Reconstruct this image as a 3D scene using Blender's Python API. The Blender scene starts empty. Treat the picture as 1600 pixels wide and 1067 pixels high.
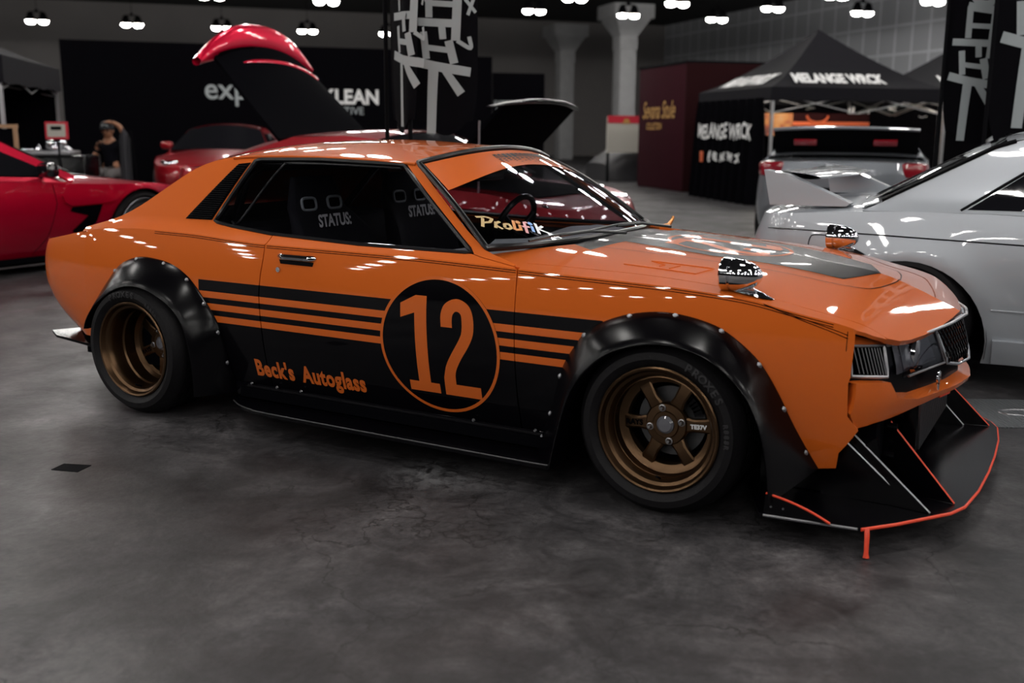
import bpy, bmesh, math, random
import numpy as np
from mathutils import Vector, Matrix, geometry
R_=math.radians
S=bpy.context.scene
COL=S.collection
# ------------------------------------------------------------------ camera, world, exposure
cam_d=bpy.data.cameras.new('camera'); cam=bpy.data.objects.new('camera',cam_d); COL.objects.link(cam)
YAW,PIT,ROL=.520648,.201015,.005961
F_=Vector((-math.sin(YAW)*math.cos(PIT),math.cos(YAW)*math.cos(PIT),-math.sin(PIT)))
R0=F_.cross(Vector((0,0,1))).normalized(); U0=R0.cross(F_)
RR=R0*math.cos(ROL)+U0*math.sin(ROL); UU=U0*math.cos(ROL)-R0*math.sin(ROL)
M=Matrix((RR,UU,-F_)).transposed().to_4x4(); M.translation=Vector((3.61396,-3.87416,1.23018))
cam.matrix_world=M
cam_d.sensor_width=36; cam_d.lens=36*1614.93/1600
cam_d.clip_start=.05; cam_d.clip_end=300
cam_d.dof.use_dof=True; cam_d.dof.focus_distance=4.0; cam_d.dof.aperture_fstop=2.2
S.camera=cam
W=bpy.data.worlds.new('hall_ambient'); S.world=W; W.use_nodes=True
W.node_tree.nodes['Background'].inputs[0].default_value=(.55,.6,.9,1)
W.node_tree.nodes['Background'].inputs[1].default_value=.012
S.view_settings.view_transform='Standard'; S.view_settings.look='None'
S.view_settings.exposure=0.55; S.view_settings.gamma=1.0
try: S.view_settings.use_curve_mapping=False
except Exception: pass
S.cycles.use_denoising=True
S.cycles.max_bounces=8; S.cycles.transparent_max_bounces=16; S.cycles.glossy_bounces=4; S.cycles.diffuse_bounces=3
S.cycles.caustics_reflective=False; S.cycles.caustics_refractive=False
S.cycles.sample_clamp_indirect=3.0
LAMP=40.0          # emission of every lamp lens in the hall

# hall axes: u runs along the rows of lamps, v runs away from the camera's end of the hall
_c,_s=math.cos(R_(19)),math.sin(R_(19))
_R=Vector((R0.x,R0.y,0)); _F=Vector((F_.x,F_.y,0)).normalized()
HU=_R*_c+_F*_s; HV=-_R*_s+_F*_c
H0=Vector((3.614,-3.874,0))
def hall(u,v,z=0): return H0+HU*u+HV*v+Vector((0,0,z))
def hall_d(lat,d,z=0): return H0+_R*lat+_F*d+Vector((0,0,z))     # lateral / depth seen from the aisle
HALL_ROT=math.atan2(HU.y,HU.x)

# ------------------------------------------------------------------ materials
def new_mat(name):
    m=bpy.data.materials.new(name); m.use_nodes=True
    return m,m.node_tree,m.node_tree.nodes['Principled BSDF']
def mat(name,col,rough=.5,metal=0,coat=0,coat_r=.03,spec=.5,emit=None,es=0,bump=None,noise=None):
    m,t,b=new_mat(name)
    b.inputs['Base Color'].default_value=(*col,1); b.inputs['Roughness'].default_value=rough
    b.inputs['Metallic'].default_value=metal; b.inputs['Coat Weight'].default_value=coat
    b.inputs['Coat Roughness'].default_value=coat_r; b.inputs['Specular IOR Level'].default_value=spec
    if emit: b.inputs['Emission Color'].default_value=(*emit,1); b.inputs['Emission Strength'].default_value=es
    if noise or bump:
        tc=t.nodes.new('ShaderNodeTexCoord'); n=t.nodes.new('ShaderNodeTexNoise')
        n.inputs['Scale'].default_value=(noise or bump)[0]; n.inputs['Detail'].default_value=6
        t.links.new(tc.outputs['Object'],n.inputs['Vector'])
        if noise:
            r=t.nodes.new('ShaderNodeMix'); r.data_type='RGBA'
            r.inputs['A'].default_value=(*[c*(1-noise[1]) for c in col],1); r.inputs['B'].default_value=(*[min(1,c*(1+noise[1])) for c in col],1)
            t.links.new(n.outputs['Fac'],r.inputs['Factor']); t.links.new(r.outputs['Result'],b.inputs['Base Color'])
        if bump:
            bp=t.nodes.new('ShaderNodeBump'); bp.inputs['Strength'].default_value=bump[1]; bp.inputs['Distance'].default_value=.01
            t.links.new(n.outputs['Fac'],bp.inputs['Height']); t.links.new(bp.outputs['Normal'],b.inputs['Normal'])
    return m
def glass(name,tint=(.5,.5,.5),gloss=.03,keep=.6):
    m=bpy.data.materials.new(name); m.use_nodes=True; t=m.node_tree; t.nodes.clear()
    o=t.nodes.new('ShaderNodeOutputMaterial'); mx=t.nodes.new('ShaderNodeMixShader'); tr=t.nodes.new('ShaderNodeBsdfTransparent')
    gl=t.nodes.new('ShaderNodeBsdfGlossy'); lw=t.nodes.new('ShaderNodeLayerWeight'); lw.inputs['Blend'].default_value=.5
    pw=t.nodes.new('ShaderNodeMath'); pw.operation='POWER'; pw.inputs[1].default_value=4.5; t.links.new(lw.outputs['Facing'],pw.inputs[0])
    fr=t.nodes.new('ShaderNodeMath'); fr.operation='MULTIPLY_ADD'; fr.inputs[1].default_value=.93; fr.inputs[2].default_value=.045; t.links.new(pw.outputs[0],fr.inputs[0])
    tr.inputs['Color'].default_value=(*tint,1); gl.inputs['Roughness'].default_value=gloss; gl.inputs['Color'].default_value=(.9,.92,1,1)
    t.links.new(fr.outputs[0],mx.inputs[0]); t.links.new(tr.outputs[0],mx.inputs[1]); t.links.new(gl.outputs[0],mx.inputs[2]); t.links.new(mx.outputs[0],o.inputs['Surface'])
    return m
ORANGE=(.60,.118,.014)
def band_paint():
    # orange paint with the car's black lower half and three black stripes (bands by height, ends by length)
    m,t,b=new_mat('orange_paint_black_bands')
    tc=t.nodes.new('ShaderNodeTexCoord'); sp=t.nodes.new('ShaderNodeSeparateXYZ'); t.links.new(tc.outputs['Object'],sp.inputs[0])
    rp=t.nodes.new('ShaderNodeValToRGB'); rp.color_ramp.interpolation='CONSTANT'
    el=rp.color_ramp.elements
    stops=[(0,0),(.436,1),(.462,0),(.487,1),(.512,0),(.537,1),(.563,0),(.612,1)]
    el[0].position=0; el[0].color=(0,0,0,1); el[1].position=.436; el[1].color=(1,1,1,1)
    for p,v in stops[2:]:
        e=el.new(p); e.color=(v,v,v,1)
    t.links.new(sp.outputs['Z'],rp.inputs[0])
    def cmp(op,val,src):
        n=t.nodes.new('ShaderNodeMath'); n.operation=op; n.inputs[1].default_value=val; t.links.new(src,n.inputs[0]); return n.outputs[0]
    lo=cmp('LESS_THAN',.33,sp.outputs['X']); hi=cmp('GREATER_THAN',2.195,sp.outputs['X'])
    a1=t.nodes.new('ShaderNodeMath'); a1.operation='MAXIMUM'; t.links.new(lo,a1.inputs[0]); t.links.new(hi,a1.inputs[1])
    a2=t.nodes.new('ShaderNodeMath'); a2.operation='MAXIMUM'; t.links.new(a1.outputs[0],a2.inputs[0]); t.links.new(rp.outputs['Color'],a2.inputs[1])
    mx=t.nodes.new('ShaderNodeMix'); mx.data_type='RGBA'; mx.inputs['A'].default_value=(.0014,.0012,.0022,1); mx.inputs['B'].default_value=(*ORANGE,1)
    t.links.new(a2.outputs[0],mx.inputs['Factor']); t.links.new(mx.outputs['Result'],b.inputs['Base Color'])
    b.inputs['Roughness'].default_value=.4; cw=t.nodes.new('ShaderNodeMapRange'); cw.inputs['To Min'].default_value=.38; cw.inputs['To Max'].default_value=1.0; t.links.new(a2.outputs[0],cw.inputs['Value']); t.links.new(cw.outputs[0],b.inputs['Coat Weight']); b.inputs['Coat Roughness'].default_value=.025; b.inputs['Specular IOR Level'].default_value=.05
    return m
def concrete():
    m,t,b=new_mat('polished_concrete')
    tc=t.nodes.new('ShaderNodeTexCoord')
    def noise(scale,det=8,dist=0,rough=.6):
        n=t.nodes.new('ShaderNodeTexNoise'); n.inputs['Scale'].default_value=scale; n.inputs['Detail'].default_value=det
        n.inputs['Distortion'].default_value=dist; n.inputs['Roughness'].default_value=rough
        t.links.new(tc.outputs['Object'],n.inputs['Vector']); return n.outputs['Fac']
    def ramp(src,stops):
        r=t.nodes.new('ShaderNodeValToRGB'); e=r.color_ramp.elements
        e[0].position=stops[0][0]; e[0].color=(*stops[0][1],1); e[1].position=stops[-1][0]; e[1].color=(*stops[-1][1],1)
        for p,c in stops[1:-1]:
            x=e.new(p); x.color=(*c,1)
        t.links.new(src,r.inputs[0]); return r.outputs['Color']
    def mix(fac,a,bb,mode='MIX'):
        x=t.nodes.new('ShaderNodeMix'); x.data_type='RGBA'; x.blend_type=mode
        for s,v in (('Factor',fac),('A',a),('B',bb)):
            if isinstance(v,(int,float)): x.inputs[s].default_value=v
            elif isinstance(v,tuple): x.inputs[s].default_value=(*v,1)
            else: t.links.new(v,x.inputs[s])
        return x.outputs['Result']
    big=ramp(noise(.9,6,1.2),[(.34,(.0115,.0108,.0122)),(.5,(.030,.0282,.0305)),(.68,(.070,.0665,.070))])
    mid=ramp(noise(3.2,8,1.2,.7),[(.34,(.42,.42,.43)),(.5,(.95,.95,.95)),(.66,(1.7,1.68,1.65))])
    c=mix(1.0,big,mid,'MULTIPLY')
    fine=ramp(noise(34,8,.4,.75),[(.35,(.62,.62,.62)),(.65,(1.35,1.35,1.35))])
    c=mix(1.0,c,fine,'MULTIPLY')
    # hairline cracks
    vo=t.nodes.new('ShaderNodeTexVoronoi'); vo.feature='DISTANCE_TO_EDGE'; vo.inputs['Scale'].default_value=1.35
    mp=t.nodes.new('ShaderNodeVectorMath'); mp.operation='ADD'
    ns=t.nodes.new('ShaderNodeTexNoise'); ns.inputs['Scale'].default_value=5; ns.inputs['Detail'].default_value=6
    sc=t.nodes.new('ShaderNodeVectorMath'); sc.operation='SCALE'; sc.inputs['Scale'].default_value=.45
    t.links.new(tc.outputs['Object'],ns.inputs['Vector']); t.links.new(ns.outputs['Color'],sc.inputs[0])
    t.links.new(tc.outputs['Object'],mp.inputs[0]); t.links.new(sc.outputs[0],mp.inputs[1]); t.links.new(mp.outputs[0],vo.inputs['Vector'])
    ck=ramp(vo.outputs['Distance'],[(.0,(1,1,1)),(.009,(0,0,0))])
    gate=ramp(noise(.9,3),[(.42,(0,0,0)),(.52,(1,1,1))])
    cm=mix(1.0,ck,gate,'MULTIPLY')
    c=mix(cm,c,(.008,.0075,.008))
    # dark tyre smudges and pale spill marks
    c=mix(ramp(noise(1.6,6,2.0),[(.62,(0,0,0)),(.78,(.55,.55,.55))]),c,(.012,.011,.012))
    c=mix(ramp(noise(2.3,8,.6),[(.70,(0,0,0)),(.80,(.5,.5,.5))]),c,(.11,.105,.10))
    # a pale scuffed patch in front of the sill
    vd=t.nodes.new('ShaderNodeVectorMath'); vd.operation='DISTANCE'; vd.inputs[1].default_value=(1.60,-.90,0); t.links.new(tc.outputs['Object'],vd.inputs[0])
    pm=mix(1.0,ramp(vd.outputs['Value'],[(.05,(1,1,1)),(.24,(0,0,0))]),ramp(noise(11,8,1.5,.7),[(.42,(0,0,0)),(.56,(.75,.75,.75))]),'MULTIPLY')
    c=mix(pm,c,(.14,.14,.145))
    t.links.new(c,b.inputs['Base Color'])
    t.links.new(ramp(noise(2.0,6,.5),[(.3,(.38,.38,.38)),(.7,(.62,.62,.62))]),b.inputs['Roughness'])
    bp=t.nodes.new('ShaderNodeBump'); bp.inputs['Strength'].default_value=.5; bp.inputs['Distance'].default_value=.004
    t.links.new(noise(24,8),bp.inputs['Height']); t.links.new(bp.outputs['Normal'],b.inputs['Normal'])
    b.inputs['Specular IOR Level'].default_value=.42
    return m
def ribbed(name,col,period,rough,dirn='X',metal=0,depth=.6):
    m,t,b=new_mat(name); tc=t.nodes.new('ShaderNodeTexCoord'); w=t.nodes.new('ShaderNodeTexWave')
    w.bands_direction=dirn; w.inputs['Scale'].default_value=1/period*.314; t.links.new(tc.outputs['Object'],w.inputs['Vector'])
    bp=t.nodes.new('ShaderNodeBump'); bp.inputs['Strength'].default_value=depth; bp.inputs['Distance'].default_value=period*.4
    t.links.new(w.outputs['Fac'],bp.inputs['Height']); t.links.new(bp.outputs['Normal'],b.inputs['Normal'])
    b.inputs['Base Color'].default_value=(*col,1); b.inputs['Roughness'].default_value=rough; b.inputs['Metallic'].default_value=metal
    return m
def carbon():
    m,t,b=new_mat('carbon_weave'); tc=t.nodes.new('ShaderNodeTexCoord'); c=t.nodes.new('ShaderNodeTexChecker'); c.inputs['Scale'].default_value=160
    c.inputs['Color1'].default_value=(.006,.006,.008,1); c.inputs['Color2'].default_value=(.016,.016,.019,1)
    t.links.new(tc.outputs['Object'],c.inputs['Vector']); t.links.new(c.outputs['Color'],b.inputs['Base Color'])
    b.inputs['Roughness'].default_value=.3; b.inputs['Coat Weight'].default_value=.6; b.inputs['Coat Roughness'].default_value=.1
    return m
MT={}
MT['body']=band_paint()
MT['orange']=mat('orange_paint',ORANGE,.4,0,1,.025,.08)
MT['decal']=mat('orange_vinyl',(.58,.118,.018),.4,0,.6,.06,.1)
MT['black']=mat('gloss_black',(.0012,.001,.002),.3,0,.38,.03,.03)
MT['stripe']=mat('matt_black_stripe',(.0012,.001,.002),.3,0,.14,.03,.03)
MT['satin']=mat('satin_black',(.0014,.0012,.002),.21,0,0,.1,.17)
MT['matte']=mat('matte_black',(.003,.003,.004),.8,0,0,.1,.06)
MT['rubber']=mat('tyre_rubber',(.0055,.005,.006),.55,0,0,.1,.18,bump=(90,.15))
MT['rubber_l']=mat('tyre_lettering_rubber',(.022,.021,.023),.6,0,0,.1,.3)
MT['seal']=mat('rubber_seal',(.002,.002,.003),.28,0,0,.1,.3)
MT['bronze']=mat('bronze_alloy',(.105,.062,.034),.34,1.0)
MT['bronze_d']=mat('bronze_alloy_brushed',(.20,.125,.07),.38,.9)
MT['chrome']=mat('chrome',(.75,.75,.78),.05,1)
MT['disc']=mat('worn_disc_iron',(.10,.10,.105),.5,.8)
MT['steel']=mat('steel',(.35,.35,.37),.35,1)
MT['carbon']=carbon()
MT['red_edge']=mat('red_edge_trim',(.75,.06,.02),.45)
MT['glass_side']=glass('side_glass',(.62,.62,.66))
MT['glass_ws']=glass('windscreen_glass',(.55,.55,.58))
MT['glass_dark']=glass('smoked_glass',(.42,.42,.46),.02)
MT['smoke']=mat('smoked_lens',(.10,.10,.115),.2,0,1,.02)
MT['lens']=ribbed('ribbed_lamp_lens',(.09,.09,.10),.008,.22,'Y',.5,.9)
MT['white_l']=mat('white_lettering',(.7,.7,.7),.6)
MT['grey_l']=mat('grey_lettering',(.30,.33,.34),.7)
MT['fabric']=mat('black_seat_fabric',(.010,.010,.013),.85,0,0,.1,.1,bump=(200,.2))
MT['dash']=mat('grey_dash_vinyl',(.26,.26,.28),.5,bump=(120,.1))
MT['int']=mat('cabin_black',(.002,.002,.003),.9,0,0,.1,.02)
MT['gold']=mat('gold_lettering',(.45,.24,.06),.6)
MT['red_lens']=mat('red_tail_lens',(.35,.01,.02),.2,0,1,.03)
MT['brass']=mat('brass',(.5,.22,.08),.3,.9)
# ------------------------------------------------------------------ mesh building
def dens(poly,res,closed=True):
    out=[]; n=len(poly)
    for i in range(n if closed else n-1):
        a=poly[i]; b=poly[(i+1)%n]; L=math.dist(a,b); k=max(1,int(math.ceil(L/res)))
        for j in range(k): out.append((a[0]+(b[0]-a[0])*j/k,a[1]+(b[1]-a[1])*j/k))
    if not closed: out.append(tuple(poly[-1]))
    return out
def smooth(pts,n=6,closed=False):
    P=[np.array(p,float) for p in pts]; out=[]; N=len(P)
    for i in range(N if closed else N-1):
        p1,p2=P[i],P[(i+1)%N]
        p0=P[i-1] if (i>0 or closed) else p1*2-p2
        p3=P[(i+2)%N] if (i+2<N or closed) else p2*2-p1
        for j in range(n):
            t=j/n; out.append(tuple(.5*((2*p1)+(-p0+p2)*t+(2*p0-5*p1+4*p2-p3)*t*t+(-p0+3*p1-3*p2+p3)*t**3)))
    if not closed: out.append(tuple(P[-1]))
    return out
def inpoly(x,y,poly):
    r=False; j=len(poly)-1
    for i in range(len(poly)):
        xi,yi=poly[i]; xj,yj=poly[j]
        if (yi>y)!=(yj>y) and x<(xj-xi)*(y-yi)/(yj-yi)+xi: r=not r
        j=i
    return r
def tess(poly,res,holes=()):
    loops=[dens(l,res) for l in [poly]+list(holes)]
    pts=[]; edges=[]
    for l in loops:
        o=len(pts); pts+=l; edges+=[(o+i,o+(i+1)%len(l)) for i in range(len(l))]
    A=np.array(pts); x0,y0=A.min(0); x1,y1=A.max(0)
    nx=int((x1-x0)/res)+1; ny=int((y1-y0)/res)+1
    if nx*ny<60000:
        for i in range(nx+1):
            for j in range(ny+1):
                x=x0+i*res+(res/2 if j%2 else 0); y=y0+j*res
                if np.min((A[:,0]-x)**2+(A[:,1]-y)**2)<(.45*res)**2: continue
                if inpoly(x,y,loops[0]) and not any(inpoly(x,y,h) for h in loops[1:]): pts.append((x,y))
    v,e,f,*_=geometry.delaunay_2d_cdt([Vector(p) for p in pts],edges,[],1 if False else 0,1e-7)
    F=[]
    for t in f:
        cx=sum(v[i].x for i in t)/3; cy=sum(v[i].y for i in t)/3
        if inpoly(cx,cy,loops[0]) and not any(inpoly(cx,cy,h) for h in loops[1:]):
            a,b,c=[v[i] for i in t]
            if (b.x-a.x)*(c.y-a.y)-(b.y-a.y)*(c.x-a.x)<0: t=[t[0],t[2],t[1]]
            F.append(tuple(t))
    return [(p.x,p.y) for p in v],F,loops
class MB:
    def __init__(s): s.v=[]; s.f=[]; s.n=[]; s.m=[]
    def add(s,v,f,n=None,m=0):
        o=len(s.v); s.v+=[tuple(map(float,p)) for p in v]
        for t in f:
            s.f.append(tuple(o+i for i in t)); s.m.append(m)
            s.n.append([tuple(n[i]) for i in t] if n is not None else None)
        return s
    def grid(s,P,closed_u=False,closed_v=False,m=0,flip=False):
        nu=len(P); nv=len(P[0]); f=[]
        for i in range(nu if closed_u else nu-1):
            for j in range(nv if closed_v else nv-1):
                q=(i*nv+j,((i+1)%nu)*nv+j,((i+1)%nu)*nv+(j+1)%nv,i*nv+(j+1)%nv)
                f.append(q[::-1] if flip else q)
        return s.add([p for r in P for p in r],f,None,m)
    def box(s,c,d,rz=0,m=0,M=None,bev=0):
        x,y,z=[q/2 for q in d]
        if bev:
            b=min(bev,.45*min(d)); P=[]
            bm=bmesh.new(); bmesh.ops.create_cube(bm,size=1)
            for w in bm.verts: w.co=Vector((w.co.x*d[0],w.co.y*d[1],w.co.z*d[2]))
            bmesh.ops.bevel(bm,geom=bm.edges[:],offset=b,segments=2,affect='EDGES',profile=.5)
            bm.verts.index_update(); v=[w.co.copy() for w in bm.verts]; f=[tuple(w.index for w in q.verts) for q in bm.faces]; bm.free()
        else:
            v=[Vector((i*x,j*y,k*z)) for i in (-1,1) for j in (-1,1) for k in (-1,1)]
            f=[(0,1,3,2),(4,6,7,5),(0,4,5,1),(2,3,7,6),(0,2,6,4),(1,5,7,3)]
        if M is None: M=Matrix.Translation(Vector(c))@Matrix.Rotation(rz,4,'Z')
        else: M=Matrix.Translation(Vector(c))@M.to_4x4()
        return s.add([M@p for p in v],f,None,m)
    def lathe(s,prof,c=(0,0,0),axis='y',n=48,m=0,ang=None,flip=False):
        # prof: (radius, along axis)
        P=[]; N=n if ang is None else n+1
        for i in range(N):
            a=2*math.pi*i/n if ang is None else ang[0]+(ang[1]-ang[0])*i/n
            ca,sa=math.cos(a),math.sin(a)
            if axis=='y': P.append([(c[0]+r*ca,c[1]+h,c[2]+r*sa) for r,h in prof])
            elif axis=='z': P.append([(c[0]+r*ca,c[1]+r*sa,c[2]+h) for r,h in prof])
            else: P.append([(c[0]+h,c[1]+r*ca,c[2]+r*sa) for r,h in prof])
        return s.grid(P,closed_u=ang is None,m=m,flip=flip)
    def cyl(s,a,b,r,r2=None,n=12,m=0,cap=True):
        a=Vector(a); b=Vector(b); d=(b-a).normalized(); u=d.orthogonal().normalized(); w=d.cross(u); r2=r if r2 is None else r2
        v=[a+(u*math.cos(2*math.pi*i/n)+w*math.sin(2*math.pi*i/n))*r for i in range(n)]+[b+(u*math.cos(2*math.pi*i/n)+w*math.sin(2*math.pi*i/n))*r2 for i in range(n)]
        f=[(i,(i+1)%n,n+(i+1)%n,n+i) for i in range(n)]
        if cap: f+=[tuple(range(n-1,-1,-1)),tuple(range(n,2*n))]
        return s.add(v,f,None,m)
    def tube(s,pts,r,n=8,m=0,closed=False):
        P=[Vector(p) for p in pts]; N=len(P); rows=[]; up=None
        for i in range(N):
            t=(P[(i+1)%N]-P[i-1]) if closed else (P[min(i+1,N-1)]-P[max(i-1,0)])
            t.normalize()
            if up is None: up=t.orthogonal().normalized()
            up=(up-t*up.dot(t)).normalized(); w=t.cross(up); rr=r[i] if isinstance(r,(list,tuple)) else r
            rows.append([P[i]+(up*math.cos(2*math.pi*k/n)+w*math.sin(2*math.pi*k/n))*rr for k in range(n)])
        o=len(s.v); s.grid(rows,closed_u=closed,closed_v=True,m=m)
        if not closed:
            s.f.append(tuple(o+k for k in range(n-1,-1,-1))); s.m.append(m); s.n.append(None)
            s.f.append(tuple(o+(N-1)*n+k for k in range(n))); s.m.append(m); s.n.append(None)
        return s
    def prism(s,poly,axis,a,b,m=0,M=None):
        # polygon in the plane across `axis`, extruded from a to b
        def P(p,h): 
            return {'x':(h,p[0],p[1]),'y':(p[0],h,p[1]),'z':(p[0],p[1],h)}[axis]
        tri=geometry.tessellate_polygon([[Vector((p[0],p[1],0)) for p in poly]]); n=len(poly)
        v=[P(p,a) for p in poly]+[P(p,b) for p in poly]
        if M is not None: v=[M@Vector(q) for q in v]
        f=[tuple(t) for t in tri]+[tuple(n+i for i in t[::-1]) for t in tri]+[(i,(i+1)%n,n+(i+1)%n,n+i) for i in range(n)]
        bm=bmesh.new(); bv=[bm.verts.new(q) for q in v]
        for t in f:
            try: bm.faces.new([bv[i] for i in t])
            except ValueError: pass
        bmesh.ops.recalc_face_normals(bm,faces=bm.faces[:]); bm.verts.index_update()
        f=[tuple(q.index for q in t.verts) for t in bm.faces]; bm.free()
        return s.add(v,f,None,m)
    def panel(s,poly,fn,axis='y',sg=1,res=.03,holes=(),thick=.012,off=0.0,m=0,rim_m=None):
        v,F,loops=tess(poly,res,holes); e=1e-3
        def P(a,b,o=off):
            h=fn(a,b)
            if axis=='y': return (a,sg*(h+o),b)
            if axis=='z': return (a,b,h+sg*o)
            return (h+sg*o,a,b)
        def N(a,b):
            da=(fn(a+e,b)-fn(a-e,b))/(2*e); db=(fn(a,b+e)-fn(a,b-e))/(2*e)
            if axis=='y': n=Vector((-da,1*1.0,-db)); n=Vector((n.x,sg*n.y,n.z))
            elif axis=='z': n=Vector((-da,-db,1))*sg
            else: n=Vector((1,-da,-db))*sg
            return n.normalized()
        pv=[P(*q) for q in v]; nv=[N(*q) for q in v]
        # orient by normal
        if F:
            a,b,c=[Vector(pv[i]) for i in F[0]]
            if (b-a).cross(c-a).dot(nv[F[0][0]])<0: F=[t[::-1] for t in F]
        s.add(pv,F,nv,m)
        if thick:
            for l in loops:
                k=len(l); top=[Vector(P(*q)) for q in l]; low=[p-N(*q)*thick for p,q in zip(top,l)]
                q=[(i,(i+1)%k,k+(i+1)%k,k+i) for i in range(k)]
                s.add(top+low,q,None,m if rim_m is None else rim_m)
        return s
    def param(s,fn,nu,nv,m=0,flip=False,u=(0,1),v=(0,1),back=0):
        P=[];N=[];e=1e-3
        for i in range(nu+1):
            for j in range(nv+1):
                a=u[0]+(u[1]-u[0])*i/nu; b=v[0]+(v[1]-v[0])*j/nv
                P.append(Vector(fn(a,b)))
                a0,a1=max(a-e,u[0]),min(a+e,u[1]); b0,b1=max(b-e,v[0]),min(b+e,v[1])
                n=(Vector(fn(a1,b))-Vector(fn(a0,b))).cross(Vector(fn(a,b1))-Vector(fn(a,b0)))
                n=n.normalized() if n.length>1e-12 else Vector((0,0,1)); N.append(-n if flip else n)
        k=nv+1; F=[]
        for i in range(nu):
            for j in range(nv):
                q=(i*k+j,(i+1)*k+j,(i+1)*k+j+1,i*k+j+1); F.append(q[::-1] if flip else q)
        s.add(P,F,N,m)
        return s
    def mapped(s,verts2,faces,fn,m=0):
        pv=[fn(a,b) for a,b in verts2]; s.add(pv,faces,None,m); return s
    def mirror(s):
        o=MB(); o.v=[(x,-y,z) for x,y,z in s.v]; o.f=[t[::-1] for t in s.f]; o.m=list(s.m)
        o.n=[None if n is None else [(a,-b,c) for a,b,c in n[::-1]] for n in s.n]; return o
    def join(s,o):
        k=len(s.v); s.v+=o.v; s.f+=[tuple(k+i for i in t) for t in o.f]; s.n+=o.n; s.m+=o.m; return s
    def build(s,name,mats,parent=None,ang=35,loc=None,flat=False):
        me=bpy.data.meshes.new(name); me.from_pydata(s.v,[],s.f)
        ms=mats if isinstance(mats,(list,tuple)) else [mats]
        for q in ms: me.materials.append(MT[q] if isinstance(q,str) else q)
        me.polygons.foreach_set('material_index',s.m)
        me.polygons.foreach_set('use_smooth',[not flat]*len(s.f))
        if not flat:
            me.set_sharp_from_angle(angle=R_(ang))
            if any(n is not None for n in s.n):
                L=[]
                for t,n in zip(s.f,s.n): L+= n if n is not None else [(0,0,0)]*len(t)
                me.normals_split_custom_set(L)
        me.validate(clean_customdata=False); me.update()
        o=bpy.data.objects.new(name,me); COL.objects.link(o)
        if loc is not None: o.location=loc
        if parent is not None: o.parent=parent
        return o
def recalc(mb):
    bm=bmesh.new(); bv=[bm.verts.new(q) for q in mb.v]
    for t in mb.f:
        try: bm.faces.new([bv[i] for i in t])
        except ValueError: pass
    bmesh.ops.recalc_face_normals(bm,faces=bm.faces[:]); bm.verts.index_update()
    mb.f=[tuple(q.index for q in t.verts) for t in bm.faces]; mb.n=[None]*len(mb.f); mb.m=[0]*len(mb.f); bm.free(); return mb
def empty(name,loc=(0,0,0),rz=0,parent=None):
    o=bpy.data.objects.new(name,None); COL.objects.link(o); o.location=loc; o.rotation_euler=(0,0,rz); o.empty_display_size=.1
    if parent is not None: o.parent=parent
    return o
def tag(o,label,cat,group=None,kind=None):
    o['label']=label; o['category']=cat
    if group: o['group']=group
    if kind: o['kind']=kind
    return o
def struct(o): o['kind']='structure'; return o
def copy_tree(o,parent=None):
    c=o.copy(); COL.objects.link(c); c.parent=parent
    for ch in list(o.children): copy_tree(ch,c)
    return c
def text2(body,size=1.0,offset=0.0,align='CENTER',shear=0.0,sx=1.0,space=1.0,res=4):
    cu=bpy.data.curves.new('t','FONT'); cu.body=body; cu.size=size; cu.offset=offset; cu.align_x=align; cu.shear=shear; cu.resolution_u=res
    cu.space_character=space
    ob=bpy.data.objects.new('t',cu); COL.objects.link(ob)
    dg=bpy.context.evaluated_depsgraph_get(); ev=ob.evaluated_get(dg); me=ev.to_mesh()
    v=[(p.co.x*sx,p.co.y) for p in me.vertices]; f=[tuple(q.vertices) for q in me.polygons]
    ev.to_mesh_clear(); bpy.data.objects.remove(ob); bpy.data.curves.remove(cu)
    return v,f
def stroke(pts,w,cap=True):
    # a flat brush stroke in 2d as polygon (list of points), constant width or (w0,w1)
    P=[np.array(p,float) for p in pts]; n=len(P); L=[];Rr=[]
    for i in range(n):
        t=P[min(i+1,n-1)]-P[max(i-1,0)]; t=t/max(1e-9,np.hypot(*t)); nn=np.array([-t[1],t[0]])
        k=i/max(1,n-1); ww=w if not isinstance(w,tuple) else w[0]+(w[1]-w[0])*k
        L.append(tuple(P[i]+nn*ww/2)); Rr.append(tuple(P[i]-nn*ww/2))
    return L+Rr[::-1]
# ------------------------------------------------------------------ surfaces of the orange coupe
def spl(*pts):
    xs=np.array([p[0] for p in pts],float); ys=np.array([p[1] for p in pts],float)
    h=np.diff(xs); d=np.diff(ys)/h; m=np.zeros(len(xs)); m[0]=d[0]; m[-1]=d[-1]
    for i in range(1,len(xs)-1):
        if d[i-1]*d[i]>0:
            w1=2*h[i]+h[i-1]; w2=h[i]+2*h[i-1]; m[i]=(w1+w2)/(w1/d[i-1]+w2/d[i])
    def f(x):
        if x<=xs[0]: return float(ys[0]+m[0]*(x-xs[0]))
        if x>=xs[-1]: return float(ys[-1]+m[-1]*(x-xs[-1]))
        i=int(np.searchsorted(xs,x,side='right'))-1; t=(x-xs[i])/h[i]
        return float((1+2*t)*(1-t)**2*ys[i]+t*(1-t)**2*h[i]*m[i]+t*t*(3-2*t)*ys[i+1]+t*t*(t-1)*h[i]*m[i+1])
    return f
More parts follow.
